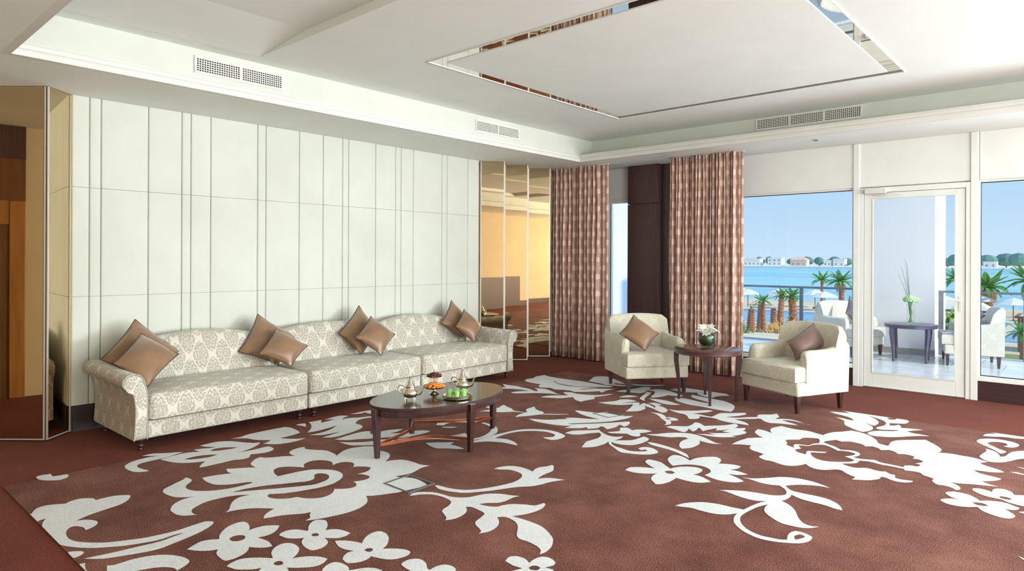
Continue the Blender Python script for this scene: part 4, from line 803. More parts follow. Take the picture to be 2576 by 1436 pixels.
pillow('cushion', (-6.38, 3.258, .932), (-6.28, 3.631, .687), (-6.02, 3.289, .452), (-6.2, 2.975, .595), .17, 'satin_bronze', 'rear bronze cushion of the pair at the joint behind the front sofa feet', G8)
pillow('cushion', (-6.12, 3.316, .799), (-5.98, 3.59, .617), (-5.84, 3.325, .456), (-5.98, 3.064, .590), .17, 'satin_bronze', 'smaller bronze cushion in front at the joint of the rolled-arm and armless sofa sections', G8)
pillow('cushion', (-6.38, 4.483, .960), (-6.25, 4.68, .647), (-6.0, 4.25, .452), (-6.2, 4.095, .684), .17, 'satin_bronze', 'rear bronze cushion of the pair behind the teapots, before the armless backrest', G8)
pillow('cushion', (-6.08, 4.43, .856), (-5.94, 4.663, .647), (-5.79, 4.359, .458), (-5.94, 4.131, .657), .17, 'satin_bronze', 'front bronze cushion of the pair behind the teapots on the armless section', G8)
pillow('cushion', (-6.38, 5.931, .956), (-6.25, 6.14, .682), (-6.05, 5.883, .452), (-6.2, 5.594, .693), .17, 'satin_bronze', 'rear bronze cushion of the pair by the sofa arm next to the three mirrors', G8)
pillow('cushion', (-6.12, 5.913, .854), (-5.97, 6.09, .636), (-5.84, 5.829, .456), (-5.98, 5.631, .663), .17, 'satin_bronze', 'front bronze cushion of the pair by the sofa arm next to the three mirrors', G8)

# ================================================================ ARMCHAIRS
def armchair(loc, facing, label, fabric, group, legmat='wood_leg'):
    """front faces local -Y"""
    rz = math.atan2(facing[1], facing[0]) + PI / 2
    t = thing('armchair', loc, label, 'armchair', group, rz)
    W, DF, DB = .375, -.36, .36
    put('base', MB().box(-W + .005, W - .005, DF + .02, -.16, .165, .30).box(-W + .05, W - .05, -.16, DB - .04, .165, .30), fabric, t, bevel=.02, uvbox=True, seg=3, local=True)
    sc = MB(); r = .05
    outline = [(-W + .01, DF - .01), (W - .01, DF - .01), (W - .01, -.225), (W - .105, -.215), (W - .115, DB - .16), (-W + .115, DB - .16), (-W + .105, -.215), (-W + .01, -.225)]
    cx, cy = 0, -.08
    rg = []
    for z, k in ((.302, .97), (.312, .995), (.34, 1.0), (.41, 1.0), (.432, .99), (.446, .965), (.452, .9), (.458, .6), (.462, .2)):
        rg.append([(cx + (a - cx) * k, cy + (b - cy) * k, z) for a, b in outline])
    put('seat_cushion', sc.rings(rg), fabric, t, smooth=True, angle=55, uvbox=True, local=True)
    for s in (-1, 1):
        rings = []
        for y, zt, th, fl in ((-.225, .556, .055, 0), (-.215, .582, .085, 0), (-.19, .597, .098, 0), (-.12, .602, .10, 0), (0, .600, .10, .0), (.12, .606, .10, .002), (.22, .626, .10, .006), (.30, .652, .095, .010), (.36, .672, .09, .012)):
            xo = W + fl; xi = xo - th
            if y > .29: xi = xo - th * .9
            rings.append([(s * xi, y, .17), (s * xo * .985, y, .17), (s * (xo), y, .40), (s * (xo + .004), y, zt - .05), (s * (xo - .008), y, zt - .018), (s * (xo - .032), y, zt), (s * (xi + .028), y, zt), (s * (xi + .006), y, zt - .02), (s * xi, y, zt - .06)])
        put('arm', MB().rings(rings), fabric, t, smooth=True, angle=50, uvbox=True, local=True)
    rings = []; n = 16
    for i in range(n + 1):
        s = -1 + 2 * i / n
        x = s * (W - .010); ed = abs(s)
        top = .842 - .024 * ed ** 2.2 - (.035 if ed > .93 else 0)
        fwd = -.10 * ed ** 3 * .9
        th = .115 if ed < .93 else .075
        rings.append([(x * .97, .235 + fwd, .30), (x * .985, .255 + fwd, .46), (x, .285 + fwd, .62), (x, .318 + fwd, top - .05), (x, .335 + fwd, top - .012), (x, .360 + fwd, top), (x, .385 + fwd * .7, top - .008),
                      (x, .405 + fwd * .6, top - .06), (x, .385 + fwd * .5, .50), (x * .985, .350 + fwd * .3, .17), (x * .97, .25 + fwd, .17)])
    put('backrest', MB().rings(rings), fabric, t, smooth=True, angle=55, uvbox=True, local=True)
    for x in (-W + .045, W - .045):
        for y in (DF + .06, DB - .06):
            put('leg', MB().rings([[(x + a * .015, y + b * .015, 0) for a, b in ((-1, -1), (1, -1), (1, 1), (-1, 1))], [(x + a * .026, y + b * .026, .17) for a, b in ((-1, -1), (1, -1), (1, 1), (-1, 1))]]), legmat, t, bevel=.003, local=True)
    return t
GA = 'cream damask armchairs indoors'
armchair((-3.952, 6.772, .0085), (.79, -.61), 'cream armchair with a bronze satin cushion in front of the dark column', 'chair_damask', GA)
armchair((-2.385, 7.035, .0085), (-.39, -.92), 'cream damask armchair with a dark mauve cushion in front of the window', 'chair_damask', GA)
pillow('cushion', (-4.10, 6.735, .850), (-3.80, 6.80, .650), (-3.80, 6.49, .480), (-4.085, 6.40, .655), .17, 'satin_bronze', 'bronze satin cushion standing on the armchair by the dark column', 'cushions on armchairs')
pillow('cushion', (-2.268, 7.35, .830), (-2.11, 7.28, .640), (-2.312, 6.93, .480), (-2.42, 6.98, .655), .17, 'satin_mauve', 'dark mauve satin cushion on the armchair by the window', 'cushions on armchairs')

# ================================================================ TABLES
def round_table(loc, label, top_mat, leg_mat, group, rot=.3):
    t = thing('round_table', loc, label, 'table', group, rot)
    put('table_top', MB().lathe([(.001, .500), (.318, .500), (.340, .502), (.346, .510), (.346, .535), (.352, .540), (.352, .549), (.346, .553), (.001, .553)], n=48), top_mat, t, smooth=True, angle=35, local=True)
    for k in range(4):
        a = 2 * PI * k / 4
        rings = []
        for z, r, w_ in ((0, .296, .013), (.08, .292, .014), (.2, .298, .018), (.32, .312, .022), (.42, .324, .025), (.502, .322, .026)):
            c = Vector((math.cos(a) * r, math.sin(a) * r, z)); e = Vector((math.cos(a), math.sin(a), 0)); q = Vector((-math.sin(a), math.cos(a), 0))
            rings.append([c + e * w_ * i + q * w_ * j for i, j in ((-1, -1), (1, -1), (1, 1), (-1, 1))])
        put('leg', MB().rings(rings), leg_mat, t, bevel=.003, local=True, smooth=True)
    return t
RT = Vector((-3.12, 6.618, .0085))
round_table(RT, 'round dark wooden side table with curved legs between the armchairs', 'wood_round', 'wood_leg', 'round side tables', math.atan2(6.348 - 6.618, -2.964 + 3.12))

CT = Vector((-4.011, 3.605, 0)); A1, A2 = .395, .628
t = thing('coffee_table', CT, 'oval dark wooden coffee table with curved copper stretchers', 'coffee table')
def oval(a, b, z, n=56): return [(CT.x + a * math.cos(2 * PI * k / n), CT.y + b * math.sin(2 * PI * k / n), z) for k in range(n)]
put('table_top', MB().rings([oval(A1 - .012, A2 - .012, .376), oval(A1, A2, .380), oval(A1, A2, .396), oval(A1 - .003, A2 - .003, .400)]), 'wood_table', t, smooth=True, angle=35)
put('apron', MB().rings([oval(A1 - .012, A2 - .012, .325), oval(A1 - .010, A2 - .010, .328), oval(A1 - .010, A2 - .010, .376)]), 'wood_leg', t, smooth=True, angle=35)
lp = [Vector((CT.x - .015, 2.997, 0)), Vector((-3.640, CT.y - .015, 0)), Vector((CT.x + .02, 4.211, 0)), Vector((-4.384, CT.y + .02, 0))]
for p in lp:
    e = (CT - p).normalized(); q = Vector((-e.y, e.x, 0))
    put('leg', MB().rings([[p + Vector((0, 0, .0085 * (1 - z / .38))) + e * i * w_ + q * j * w_ + e * (-.012 + .0 * z) * (z / .38) + Vector((0, 0, z)) for i, j in ((-1, -1), (1, -1), (1, 1), (-1, 1))] for z, w_ in ((0, .016), (.14, .021), (.38, .029))]), 'wood_leg', t, bevel=.003)
for i in range(4):
    a, b = lp[i], lp[(i + 1) % 4]; pts = []
    for k in range(15):
        s = k / 14; m_ = a.lerp(b, s); m_ = m_ + (CT - m_) * .30 * math.sin(PI * s)
        pts.append((m_.x, m_.y, .105 + .014 * math.sin(PI * s)))
    mb = MB(); rings = []
    for k, p in enumerate(pts):
        d = (Vector(pts[min(k + 1, 14)]) - Vector(pts[max(k - 1, 0)])).normalized(); q = Vector((-d.y, d.x, 0)).normalized() * .006
        rings.append([Vector(p) + q + Vector((0, 0, -.011)), Vector(p) - q + Vector((0, 0, -.011)), Vector(p) - q + Vector((0, 0, .011)), Vector(p) + q + Vector((0, 0, .011))])
    put('stretcher', mb.rings(rings), 'copper', t, smooth=True, angle=35)['label'] = 'curved copper stretcher'

# ---- teapots
def teapot(x, y, ang, label):
    t = thing('teapot', (x, y, .400), label, 'teapot', 'silver teapots', ang)
    body = put('body', MB().lathe([(.030, .022), (.046, .026), (.056, .040), (.060, .055), (.054, .072), (.042, .086), (.036, .096), (.037, .102), (.034, .104)], n=28), 'silver', t, smooth=True, angle=60, local=True)
    put('engraved_band', MB().lathe([(.0592, .050), (.0612, .052), (.0612, .058), (.0592, .060)], n=28, caps=False), 'silver', body, smooth=True, local=True)
    lid = put('lid', MB().lathe([(.037, .102), (.039, .106), (.036, .112), (.026, .126), (.018, .146), (.012, .160), (.009, .166)], n=24), 'silver', t, smooth=True, angle=60, local=True)
    put('finial', MB().lathe([(.006, .164), (.009, .170), (.005, .178), (.008, .184), (.004, .194), (.001, .206)], n=14), 'silver', lid, smooth=True, angle=60, local=True)
    put('spout', MB().tube([(.050, 0, .048), (.078, 0, .052), (.092, 0, .072), (.096, 0, .098), (.108, 0, .116), (.116, 0, .120)], [.014, .012, .009, .007, .006, .005], 10), 'silver', t, smooth=True, local=True)
    put('handle', MB().tube([(-.038, 0, .094), (-.058, 0, .114), (-.082, 0, .116), (-.094, 0, .098), (-.090, 0, .074), (-.070, 0, .056), (-.054, 0, .050)], .005, 8), 'silver', t, smooth=True, local=True)
    for k in range(4):
        a = PI / 4 + k * PI / 2
        put('foot', MB().tube([(math.cos(a) * .040, math.sin(a) * .040, .030), (math.cos(a) * .050, math.sin(a) * .050, .014), (math.cos(a) * .048, math.sin(a) * .048, .0)], [.006, .0045, .0055], 8), 'silver', t, smooth=True, local=True)
teapot(-4.008, 3.295, YAW, 'silver teapot standing alone at one end of the oval coffee table')
teapot(-3.958, 3.81, YAW - .2, 'silver teapot standing behind the tray of tea glasses')

# ---- two-tier stand with dates and apricots
TS = Vector((-4.044, 3.575, .400))
t = thing('tiered_stand', TS, 'two-tier silver stand holding dates above dried apricots', 'tiered stand')
put('foot', MB().lathe([(.040, 0), (.042, .004), (.030, .012), (.016, .022), (.014, .034), (.024, .040)], n=28), 'silver', t, smooth=True, angle=60, local=True)
put('lower_plate', MB().lathe([(.001, .040), (.05, .042), (.085, .054), (.093, .060), (.094, .063), (.084, .058), (.05, .046), (.001, .044)], n=36), 'silver', t, smooth=True, angle=60, local=True)
put('stem', MB().lathe([(.006, .043), (.005, .10), (.006, .145), (.005, .18), (.007, .20), (.003, .215), (.001, .222)], n=12), 'silver', t, smooth=True, angle=60, local=True)
put('upper_plate', MB().lathe([(.006, .132), (.04, .134), (.064, .144), (.066, .148), (.06, .146), (.04, .138), (.006, .137)], n=32, caps=False), 'silver', t, smooth=True, angle=60, local=True)
rnd = random.Random(11)
def pile(name, n, r0, z, rad, sc, material, label, group, layers):
    me0 = mesh(name, MB().sphere((0, 0, 0), 1.0, 10, sc, 6), material, True, 80)
    k = 0
    for L, (cnt, rr) in enumerate(layers):
        for i in range(cnt):
            a = 2 * PI * i / cnt + L * .5 + rnd.uniform(-.15, .15)
            o = bpy.data.objects.new(name, me0); C.objects.link(o)
            o.location = (TS.x + rr * math.cos(a), TS.y + rr * math.sin(a), TS.z + z + rad * sc[2] + L * rad * .62)
            o.scale = (rad,) * 3; o.rotation_euler = (rnd.uniform(-.3, .3), rnd.uniform(-.3, .3), rnd.uniform(0, 6))
            tag(o, label, name, group)
pile('apricot', 0, 0, .0555, .0155, (1.15, .95, .62), 'apricot', 'orange dried apricot piled on the lower plate of the tiered stand', 'dried apricots on the lower plate', [(14, .072), (11, .052), (6, .030)])
pile('date', 0, 0, .143, .0125, (1.35, .8, .75), 'date_fruit', 'dark brown date piled on the upper plate of the tiered stand', 'dates on the upper plate', [(11, .050), (8, .032), (4, .016)])

# ---- tray of tea glasses
TR = Vector((-3.79, 3.59, .400))
t = thing('serving_tray', TR, 'round silver tray carrying glasses of green tea', 'tray')
put('plate', MB().lathe([(.001, .010), (.106, .010), (.112, .014), (.112, .010), (.106, .006), (.001, .006)], n=44), 'silver', t, smooth=True, angle=50, local=True)
put('gallery_rim', MB().lathe([(.110, .012), (.114, .012), (.117, .030), (.114, .032), (.112, .030), (.110, .014)], n=44, caps=False), 'silver', t, smooth=True, angle=50, local=True)
for k in range(4):
    a = PI / 4 + k * PI / 2
    put('foot', MB().sphere((math.cos(a) * .085, math.sin(a) * .085, .004), .0045, 8, (1, 1, .9), 6), 'silver', t, smooth=True, local=True)
def glass(x, y):
    g = thing('tea_glass', (x, y, TR.z + .010), 'small clear glass of green tea on the round silver tray', 'glass', 'tea glasses on the silver tray')
    put('tumbler', MB().lathe([(.001, .0), (.0205, .0), (.0248, .082), (.0235, .082), (.0195, .004), (.001, .004)], n=20), 'vessel_glass', g, smooth=True, angle=50, local=True)
    put('tea', MB().lathe([(.001, .0045), (.0190, .0045), (.0218, .056), (.001, .056)], n=20), 'tea_green', g, smooth=True, angle=50, local=True)['label'] = 'pale green tea'
glass(TR.x, TR.y)
for k in range(6):
    a = k * PI / 3 + .25
    glass(TR.x + .064 * math.cos(a), TR.y + .064 * math.sin(a))

# ---- glass bowl with white flowers
VB = Vector((-3.175, 6.715, .5625))
t = thing('flower_bowl', VB, 'round glass bowl lined with dark leaves and topped with white lilies', 'vase')
R0, zc = .098, .092
pr = [(.001, .0), (.04, .0)] + [(R0 * math.cos(a), zc + R0 * math.sin(a)) for a in [math.radians(d) for d in (-62, -45, -25, 0, 20, 36, 50)]]
pr += [(r - .003, z + .001) for r, z in reversed(pr[2:])] + [(.001, .004)]
put('bowl', MB().lathe(pr, n=36), 'vessel_glass', t, smooth=True, angle=60, local=True)
put('leaf_lining', MB().lathe([(.001, .008)] + [(.091 * math.cos(a), zc + .091 * math.sin(a)) for a in [math.radians(d) for d in (-60, -40, -20, 0, 18, 32)]] + [(.001, zc + .045)], n=32), 'leaf_dark', t, smooth=True, angle=70, local=True)
def petal_mesh(L, W, curl, nm, material):
    mb = MB(); n = 7
    for i in range(n + 1):
        s = i / n; w_ = W * (math.sin(PI * min(1, s * .92 + .04)) ** .75); x = L * s; z = curl * math.sin(s * PI * .75)
        for j, q in enumerate((-1, 0, 1)): mb.v.append((x, w_ * q, z + (.25 * w_ if q else 0)))
    for i in range(n):
        for j in range(2):
            a = i * 3 + j; mb.f.append((a, a + 1, a + 4, a + 3))
    k = len(mb.v); mb.v += [(a, b, c - .002) for a, b, c in mb.v]
    mb.f += [tuple(k + q for q in reversed(f)) for f in mb.f]
    for i in range(n):
        mb.f += [(i * 3, i * 3 + 3, k + i * 3 + 3, k + i * 3), (i * 3 + 2, k + i * 3 + 2, k + i * 3 + 5, i * 3 + 5)]
    return mesh(nm, mb, material, True, 70)
PM = petal_mesh(.084, .026, .026, 'petal', 'petal_white')
for q, (dx, dy, dz, tx, ty) in enumerate(((0, -.015, .165, .0, .25), (.05, .02, .155, .5, .3), (-.05, .03, .158, -.5, .25), (.01, .055, .166, .1, -.5), (-.01, -.045, .146, .1, .75), (.05, -.03, .142, .65, .5))):
    f = bpy.data.objects.new('lily', bpy.data.meshes.new('lily')); f.data.materials.append(MATS['stamen'])
    sm = MB().sphere((0, 0, .012), .010, 10, (1, 1, 1.2), 6); f.data.from_pydata(sm.v, [], sm.f); C.objects.link(f); f.parent = t
    f.location = (dx, dy, dz); f.rotation_euler = (ty, tx, q)
    for k in range(7): inst('petal', PM, f, (0, 0, 0), (0, -.35, k * 2 * PI / 7))

# ================================================================ TERRACE
tf = struct('terrace_floor', MB().box(-8.5, 9.2, YN + .14, 12.75, -.30, -.012), 'terrace_grout')
tile = mesh('tile', MB().box(-.295, .295, -.295, .295, -.012, 0), 'terrace_tile')
for i in range(14):
    for j in range(6):
        inst('tile', tile, tf, (-6.1 + .6 * i + .3 * (j % 2), YN + .45 + .6 * j, 0))
struct('wall_terrace', MB().box(-2.95, -1.935, 12.1, 13.05, -6, 4.2), 'exterior_grey')
struct('baseboard_terrace', MB().box(-2.95, -1.93, 12.085, 12.1, 0, .10), 'plinth_grey')
# pale wing of the building seen through the narrow window
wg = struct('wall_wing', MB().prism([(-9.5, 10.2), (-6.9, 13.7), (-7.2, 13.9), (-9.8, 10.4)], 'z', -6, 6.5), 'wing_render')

rl = thing('balcony_railing', (-1.5, 12.45, 0), 'grey metal balcony railing with clear glass panels along the terrace edge', 'railing')
RZT = 1.012
px_ = [-6.3, -4.06, -1.90, -0.83, .3, 1.5, 2.7, 3.9]
put('handrail', MB().box(-6.3, -2.95, 12.42, 12.47, RZT - .02, RZT + .016).box(-1.935, 4.6, 12.42, 12.47, RZT - .02, RZT + .016), 'grey_metal', rl, bevel=.004)
for x in px_: put('post', MB().box(x - .028, x + .028, 12.425, 12.465, 0, RZT - .02), 'grey_metal', rl, bevel=.003)
for a, b in ((-6.3, -4.06), (-4.06, -2.95), (-1.90, -.83), (-.83, .3), (.3, 1.5)):
    put('glass_panel', MB().box(a + .03, b - .03, 12.442, 12.450, .08, RZT - .06), 'window_glass', rl)

GT = 'terrace furniture'
armchair((-3.02, 11.55, 0), (.92, -.38), 'pale armchair with a plum grey cushion out on the terrace by the window mullion', 'terrace_fabric', 'pale armchairs on the terrace')
armchair((-1.42, 11.62, 0), (-.97, -.22), 'pale armchair with a grey cushion on the terrace, beyond the fixed window', 'terrace_fabric', 'pale armchairs on the terrace')
round_table((-2.12, 11.35, 0), 'round dark table with curved legs out on the terrace', 'terrace_wood_shaded', 'terrace_wood_shaded', 'round side tables', .9)
pillow('cushion', (-3.05, 11.66, .93), (-2.88, 11.50, .66), (-2.86, 11.40, .47), (-3.02, 11.33, .66), .14, 'satin_grey', 'plum grey cushion on the terrace armchair by the mullion', 'terrace cushions')
pillow('cushion', (-1.36, 11.72, .93), (-1.26, 11.80, .70), (-1.46, 11.56, .475), (-1.44, 11.42, .66), .14, 'satin_grey', 'grey cushion on the terrace armchair beyond the fixed window', 'terrace cushions')

VT = Vector((-2.13, 11.40, .5535))
t = thing('tall_vase', VT, 'tall clear glass vase with green blooms and thin reeds on the terrace table', 'vase')
put('glass_cylinder', MB().lathe([(.001, 0), (.052, 0), (.055, .30), (.051, .30), (.048, .01), (.001, .01)], n=28), 'vessel_glass', t, smooth=True, angle=50, local=True)
for k in range(6):
    a = k * PI / 3
    put('stem', MB().tube([(.03 * math.cos(a), .03 * math.sin(a), .012), (.02 * math.cos(a + 2.6), .02 * math.sin(a + 2.6), .16), (.02 * math.cos(a), .02 * math.sin(a), .33)], .005, 6), 'stem_green', t, smooth=True, local=True)
rnd = random.Random(5)
for (x, y, z, r) in ((.0, -.02, .37, .062), (.055, .03, .355, .05), (-.055, .03, .36, .052)):
    mb = MB()
    for k in range(46):
        a, b = rnd.uniform(0, 2 * PI), math.acos(rnd.uniform(-.75, 1))
        mb.sphere((x + r * math.sin(b) * math.cos(a), y + r * math.sin(b) * math.sin(a), z + r * .8 * math.cos(b)), r * .26, 6, (1, 1, .8), 4)
    mb.sphere((x, y, z), r * .95, 12, (1, 1, .8), 8)
    put('bloom', mb, 'petal_green', t, smooth=True, angle=80, local=True)
for (dx, dy, h) in ((-.13, .0, .86), (-.085, .02, .98), (-.05, -.02, .92), (-.16, -.02, .74), (-.07, .0, .70)):
    put('reed', MB().tube([(0, 0, .02), (dx * .25, dy * .3, .36), (dx * .6, dy * .6, .36 + (h - .36) * .55), (dx, dy, h)], [.004, .004, .003, .0015], 6), 'reed', t, smooth=True, local=True)

# ================================================================ GARDEN, POOL, SEA AND FAR SHORE (ground about six metres below)
GZ = -6.0
struct('ground', MB().box(-240, 160, 13.2, 128, GZ - 1, GZ), 'sand')
struct('sea', MB().box(-1500, 900, 128, 705, GZ - 1.2, GZ - .4), 'sea_water')
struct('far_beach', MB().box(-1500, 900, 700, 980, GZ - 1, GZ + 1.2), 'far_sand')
struct('lawn', MB().box(-40, 30, 13.4, 66, GZ, GZ + .05), 'lawn')
t = thing('swimming_pool', (-30, 86, GZ), 'long bright blue swimming pool between the palms and the parasols', 'pool')
put('water', MB().box(-75, -8, 77, 97, GZ + .01, GZ + .06), 'pool_water', t)
put('coping', MB().box(-76, -7, 76, 77, GZ, GZ + .25).box(-76, -7, 97, 98.5, GZ, GZ + .25), 'exterior_white', t)
t = thing('swimming_pool', (3, 84, GZ), 'blue pool seen past the terrace armchair', 'pool')
put('water', MB().box(-7, 30, 76, 97, GZ + .01, GZ + .06), 'pool_water', t)
# low white planters just beyond the terrace
for (x, y, wx, wy, zt, lb) in ((-5.6, 17.5, 1.7, 1.0, -.55, 'white planter box below the terrace railing beside the palms'), (-9.2, 19.9, 1.5, 1.2, -.9, 'low white planter box farther along below the railing'), (-.6, 15.6, .35, .6, .12, 'slim white planter post beyond the terrace railing')):
    t = thing('planter', (x, y, GZ), lb, 'planter', 'white planters beyond the terrace')
    put('box', MB().box(x - wx, x + wx, y - wy, y + wy, GZ, zt), 'exterior_white', t, bevel=.03)
    put('soil', MB().box(x - wx + .12, x + wx - .12, y - wy + .12, y + wy - .12, zt, zt + .03), 'sand', t)

# ---- palms
def frond_mesh(nm, L, droop, material, leaf=.55):
    mb = MB(); n = 12
    P = []
    for i in range(n + 1):
        s = i / n; P.append(Vector((L * s * (1 - .12 * s * droop), 0, L * (.45 * s - droop * s * s))))
    mb.tube(P, [.035 * (1 - .8 * i / n) * L / 2 for i in range(n + 1)], 5)
    for i in range(1, n + 1):
        s = i / n; w_ = leaf * L * .5 * math.sin(PI * (s * .8 + .16))
        d = (P[i] - P[i - 1]).normalized()
        for q in (-1, 1):
            a = P[i] - d * L / n * .45; b = P[i] + d * L / n * .25; tip = P[i] + d * w_ * .75 + Vector((0, q * w_, -.18 * w_))
            mid = (a + b) / 2 + (tip - (a + b) / 2) * .5 + Vector((0, 0, .05 * L))
            k = len(mb.v); mb.v += [tuple(a), tuple(b), tuple(tip), tuple(mid)]
            mb.f += [(k, k + 1, k + 3), (k + 1, k + 2, k + 3), (k, k + 3, k + 2)]
    return mesh(nm, mb, material)
FM = [frond_mesh('frond', 1.0, .22, 'frond_green', .34), frond_mesh('frond', 1.0, .55, 'frond_green', .34), frond_mesh('frond', 1.0, .9, 'frond_dry')]
def palm(x, y, h, rad, crown, label, group='palm trees beyond the terrace', dry=0, seed=1, fr=22, base=GZ, bald=False):
    rnd = random.Random(seed)
    t = thing('palm_tree', (x, y, base), label, 'palm tree', group)
    prof = []; n = 18
    lean = rnd.uniform(-.05, .05)
    rings = []
    for i in range(n + 1):
        s = i / n; r = rad * (1.25 - .45 * s) * (1 + (.12 if i % 2 else -.06)); cx = lean * h * s * s
        rings.append([(cx + r * math.cos(2 * PI * j / 9), r * math.sin(2 * PI * j / 9), h * s) for j in range(9)])
    put('trunk', MB().rings(rings), 'palm_trunk', t, smooth=True, angle=20, local=True)
    if bald: return t
    for k in range(fr):
        a = 2 * PI * k * .381966 + rnd.uniform(-.2, .2); up = 1 - k / fr
        pitch = -1.25 * up + .15
        m_ = FM[0] if up > .45 else FM[1]
        s = crown * rnd.uniform(.85, 1.12)
        inst('frond', m_, t, (lean * h, 0, h * .985), (0, pitch + .35, a), (s, s, s))
    for k in range(dry):
        a = 2 * PI * k / max(1, dry) + .4; inst('frond', FM[2], t, (lean * h, 0, h * .96), (0, .75, a), (crown * .75,) * 3)
    return t
DX = 'green palm with shaggy trunk by the pool, '
palm(-24.3, 72.0, 3.7, .40, 1.25, DX + 'thickest of the row below the handrail post', seed=1, dry=4)
palm(-26.6, 74.6, 3.6, .30, 1.1, DX + 'second one from the handrail post', seed=2, dry=3)
palm(-24.6, 64.5, 3.5, .22, 1.0, DX + 'slender with bright low shoots', seed=3, fr=18)
palm(-26.7, 73.0, 2.2, .34, 1, 'bare shaggy palm trunk stump among the palms by the pool', seed=4, bald=True)
palm(-26.4, 68.6, 2.9, .40, 1, 'bare leaning palm trunk with cut top beside the curtain edge', seed=5, bald=True)
palm(-27.9, 69.6, 2.3, .36, .7, 'short palm trunk at the curtain edge with a few low fronds', seed=6, fr=6)
palm(-37.2, 125.0, 4.0, .24, 2.1, 'thin palm standing at the water edge above the handrail', seed=7)
palm(-27.0, 99.5, 4.6, .35, 2.0, 'full leafy palm close to the white window mullion', seed=8, fr=30, dry=8)
palm(-24.4, 99.5, 1.4, .3, 1.9, 'low spreading palm under the leafy one at the mullion', seed=9, fr=26, dry=12)
palm(-23.0, 138.0, 3.4, .5, 2.4, 'palm with dry brown fronds seen through the door beside its frame', seed=10, fr=18, dry=14)
palm(-18.0, 133.0, 4.4, .42, 2.9, 'slim palm rising by the fixed window frame past the terrace', seed=12, fr=24)
palm(-12.4, 120.0, 3.6, .5, 3.3, 'broad golden palm beyond the terrace railing and fixed window', seed=13, fr=26, dry=18)
palm(-6.6, 110.0, 4.8, .5, 3.2, 'broad green-brown palm at the far end of the railing', seed=14, fr=30, dry=10)
palm(-3.6, 52.0, 3.0, .16, 1.1, 'small green palm behind the terrace armchair', seed=16, fr=16)

# ---- shrubs
def bush(x, y, z, r, h, material, label, seed):
    rnd = random.Random(seed); mb = MB()
    for k in range(170):
        a = rnd.uniform(0, 2 * PI); q = math.sqrt(rnd.random()) * r; zz = rnd.random() * h * (1 - (q / r) ** 2 * .6)
        c = Vector((x + q * math.cos(a), y + q * math.sin(a), z + zz)); L = rnd.uniform(.25, .5) * h
        d = Vector((math.cos(a) * rnd.uniform(.2, 1), math.sin(a) * rnd.uniform(.2, 1), rnd.uniform(.4, 1.2))).normalized(); s = d.orthogonal().normalized() * L * .14
        kk = len(mb.v); mb.v += [tuple(c - s), tuple(c + s), tuple(c + d * L)]; mb.f.append((kk, kk + 1, kk + 2))
    t = thing('shrub', (x, y, z), label, 'shrub', 'shrubs below the terrace')
    put('foliage', mb, material, t)
    put('stem', MB().tube([(x, y, z), (x, y, z + h * .5)], [.04 * r + .02, .02], 6), 'timber', t)
bush(-20.2, 58, GZ, 1.6, 2.6, 'frond_dry', 'dry golden shrub below the handrail post', 1)
bush(-28.0, 64, GZ, 1.4, 1.8, 'bush_green', 'green shrub at the curtain edge below the palms', 2)
bush(-25.4, 60, GZ, 1.6, 1.5, 'bush_green', 'low green shrub at the foot of the slender palm', 3)
bush(-21.6, 61.5, GZ, 1.4, 1.2, 'bush_olive', 'low olive shrub spreading below the row of palms', 4)
bush(-22.6, 67.5, GZ, 1.2, 1.3, 'bush_olive', 'low olive shrub at the foot of the thickest palm', 5)
bush(-9.0, 62, GZ, 2.2, 3.4, 'bush_green', 'tall grassy shrub behind the terrace railing post', 6)

# ---- parasols and cabanas on the beach
def parasol(x, y, r, h, label):
    t = thing('parasol', (x, y, GZ), label, 'parasol', 'pale parasols on the beach')
    put('canopy', MB().lathe([(r, h - r * .38), (r * .98, h - r * .40), (r * .5, h - r * .16), (.05, h), (.04, h - .06), (r * .5, h - r * .22)], n=8, caps=False), 'parasol_white', t, local=True)
    put('pole', MB().tube([(0, 0, 0), (0, 0, h)], .06, 6), 'timber', t, local=True)
PL = ['pale parasol by the curtain edge beyond the pool', 'pale parasol behind the slender palm', 'pale parasol between two palms beyond the pool', 'pale parasol behind the thickest palm', 'pale parasol beside the handrail post', 'pale parasol right of the handrail post on the beach',
      'pale parasol seen through the glass door', 'pale parasol beyond the fixed window frame', 'pale parasol behind the grey cushion', 'pale parasol past the terrace armchair back', 'pale parasol at the railing post of the fixed window']
for k, (x, y) in enumerate(((-46, 110), (-42.2, 104), (-39.4, 110), (-36.6, 104), (-33.8, 110), (-30.6, 104), (-20.0, 110), (-15.6, 104), (-12.4, 110), (-8.2, 104), (-3.4, 104))):
    parasol(x, y, 2.2, 2.9, PL[k])
def cabana(x, y, wx, wy, h, label):
    t = thing('cabana', (x, y, GZ), label, 'cabana', 'timber cabanas')
    for a in (-1, 1):
        for b in (-1, 1): put('post', MB().box(a * wx - .09, a * wx + .09, b * wy - .09, b * wy + .09, 0, h), 'timber', t, local=True)
    put('roof', MB().box(-wx - .3, wx + .3, -wy - .3, wy + .3, h, h + .18), 'timber', t, local=True)
    put('canopy', MB().rings([[(-wx, -wy, h + .18), (wx, -wy, h + .18), (wx, wy, h + .18), (-wx, wy, h + .18)], [(-wx * .6, -wy * .6, h + .75), (wx * .6, -wy * .6, h + .75), (wx * .6, wy * .6, h + .75), (-wx * .6, wy * .6, h + .75)]]), 'parasol_white', t, local=True)
cabana(-18.6, 70.5, 2.4, 1.6, 2.7, 'timber cabana with a pale roof right of the handrail post')
cabana(-9.2, 71.5, 2.2, 1.6, 3.0, 'timber cabana with a pale roof seen through the door')
cabana(-2.6, 70, 2.4, 1.6, 2.8, 'timber cabana with a pale roof past the terrace armchair')

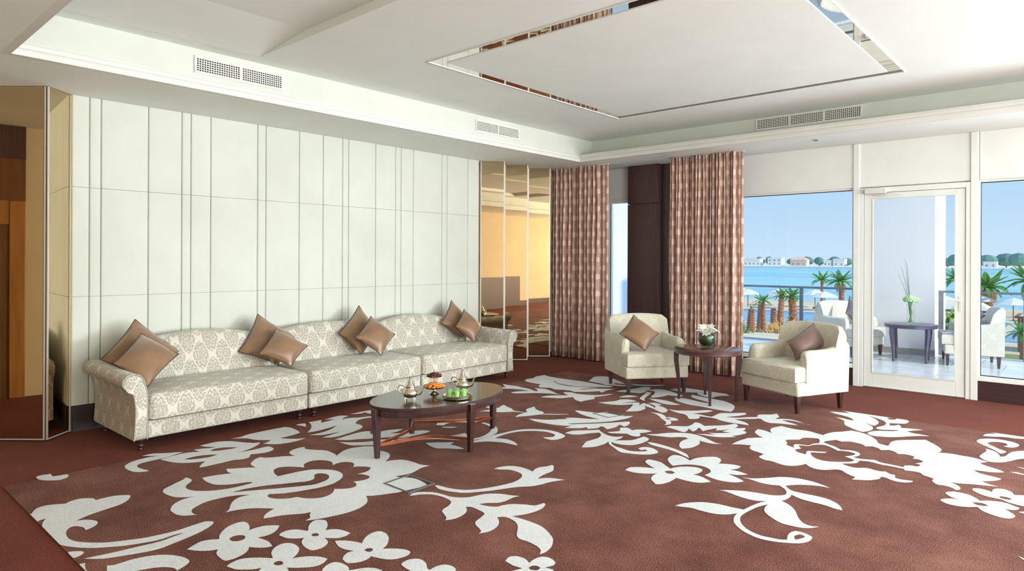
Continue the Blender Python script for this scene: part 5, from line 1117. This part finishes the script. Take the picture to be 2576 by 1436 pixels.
# ---- far shore: trees and houses
rnd = random.Random(21)
def far_tree(x, y, r, h, label):
    t = thing('far_tree', (x, y, GZ + 1.2), label, 'tree', 'trees on the far shore')
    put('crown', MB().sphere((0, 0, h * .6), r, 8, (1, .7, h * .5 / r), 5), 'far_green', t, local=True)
    put('trunk', MB().tube([(0, 0, 0), (0, 0, h * .5)], .5, 5), 'palm_trunk', t, local=True)
LF = 'hazy green tree on the far shore between white houses'
x = -420; k = 0
while x < -185:
    r = rnd.uniform(4.5, 7); x += r * 1.22; far_tree(x, (812, 828)[k % 2], r, rnd.uniform(7.0, 10.5), LF); k += 1
LF2 = 'dark hazy tree in the wood on the far shore beyond the fixed window'
x = -180; k = 0
while x < -20:
    r = rnd.uniform(7, 10); x += r * 1.35; far_tree(x, (770, 790)[k % 2], r, rnd.uniform(8, 13), LF2); k += 1
def house(x, y, wx, h, material, label, roof=False):
    t = thing('house', (x, y, GZ + 1.2), label, 'house', 'houses on the far shore')
    wl_ = put('wall', MB().box(-wx, wx, -5, 5, 0, h), material, t, local=True)
    n = max(2, int(wx / 2.4))
    for k in range(n):
        for fl in range(max(1, int(h / 4))):
            xx = -wx + 2 * wx * (k + .5) / n; put('window', MB().box(xx - .8, xx + .8, -5.06, -5, 1.2 + fl * 4, 3.2 + fl * 4), 'house_glass', wl_, local=True)
    if roof: put('roof', MB().rings([[(-wx - .5, -5.5, h), (wx + .5, -5.5, h), (wx + .5, 5.5, h), (-wx - .5, 5.5, h)], [(-wx * .4, -1, h + 3.4), (wx * .4, -1, h + 3.4), (wx * .4, 1, h + 3.4), (-wx * .4, 1, h + 3.4)]]), 'house_pink', t, local=True)
    else: put('parapet', MB().box(-wx - .3, wx + .3, -5.3, 5.3, h, h + .8), material, t, local=True)
LH = 'small white house among the trees on the far shore'
x = -410
while x < -195:
    wx = rnd.uniform(3.5, 6)
    x += wx + rnd.uniform(2, 8)
    if not (-330 < x < -235): house(x, 795, wx, rnd.choice((4.5, 6, 7.5)), 'house_white', LH, rnd.random() < .3)
    x += wx
house(-312, 785, 10, 7.5, 'house_white', 'largest white villa with many windows on the far shore')
house(-285, 785, 8, 8.5, 'house_white', 'tall white villa beside the largest villa on the far shore')
house(-258, 785, 9, 7.0, 'house_pink', 'pink villa with a hipped roof on the far shore', True)
house(-186, 775, 6, 13, 'house_pink', 'tall pink block on the far shore seen through the door')
house(-75, 740, 5, 5, 'house_white', 'lone white house before the dark wood on the far shore')
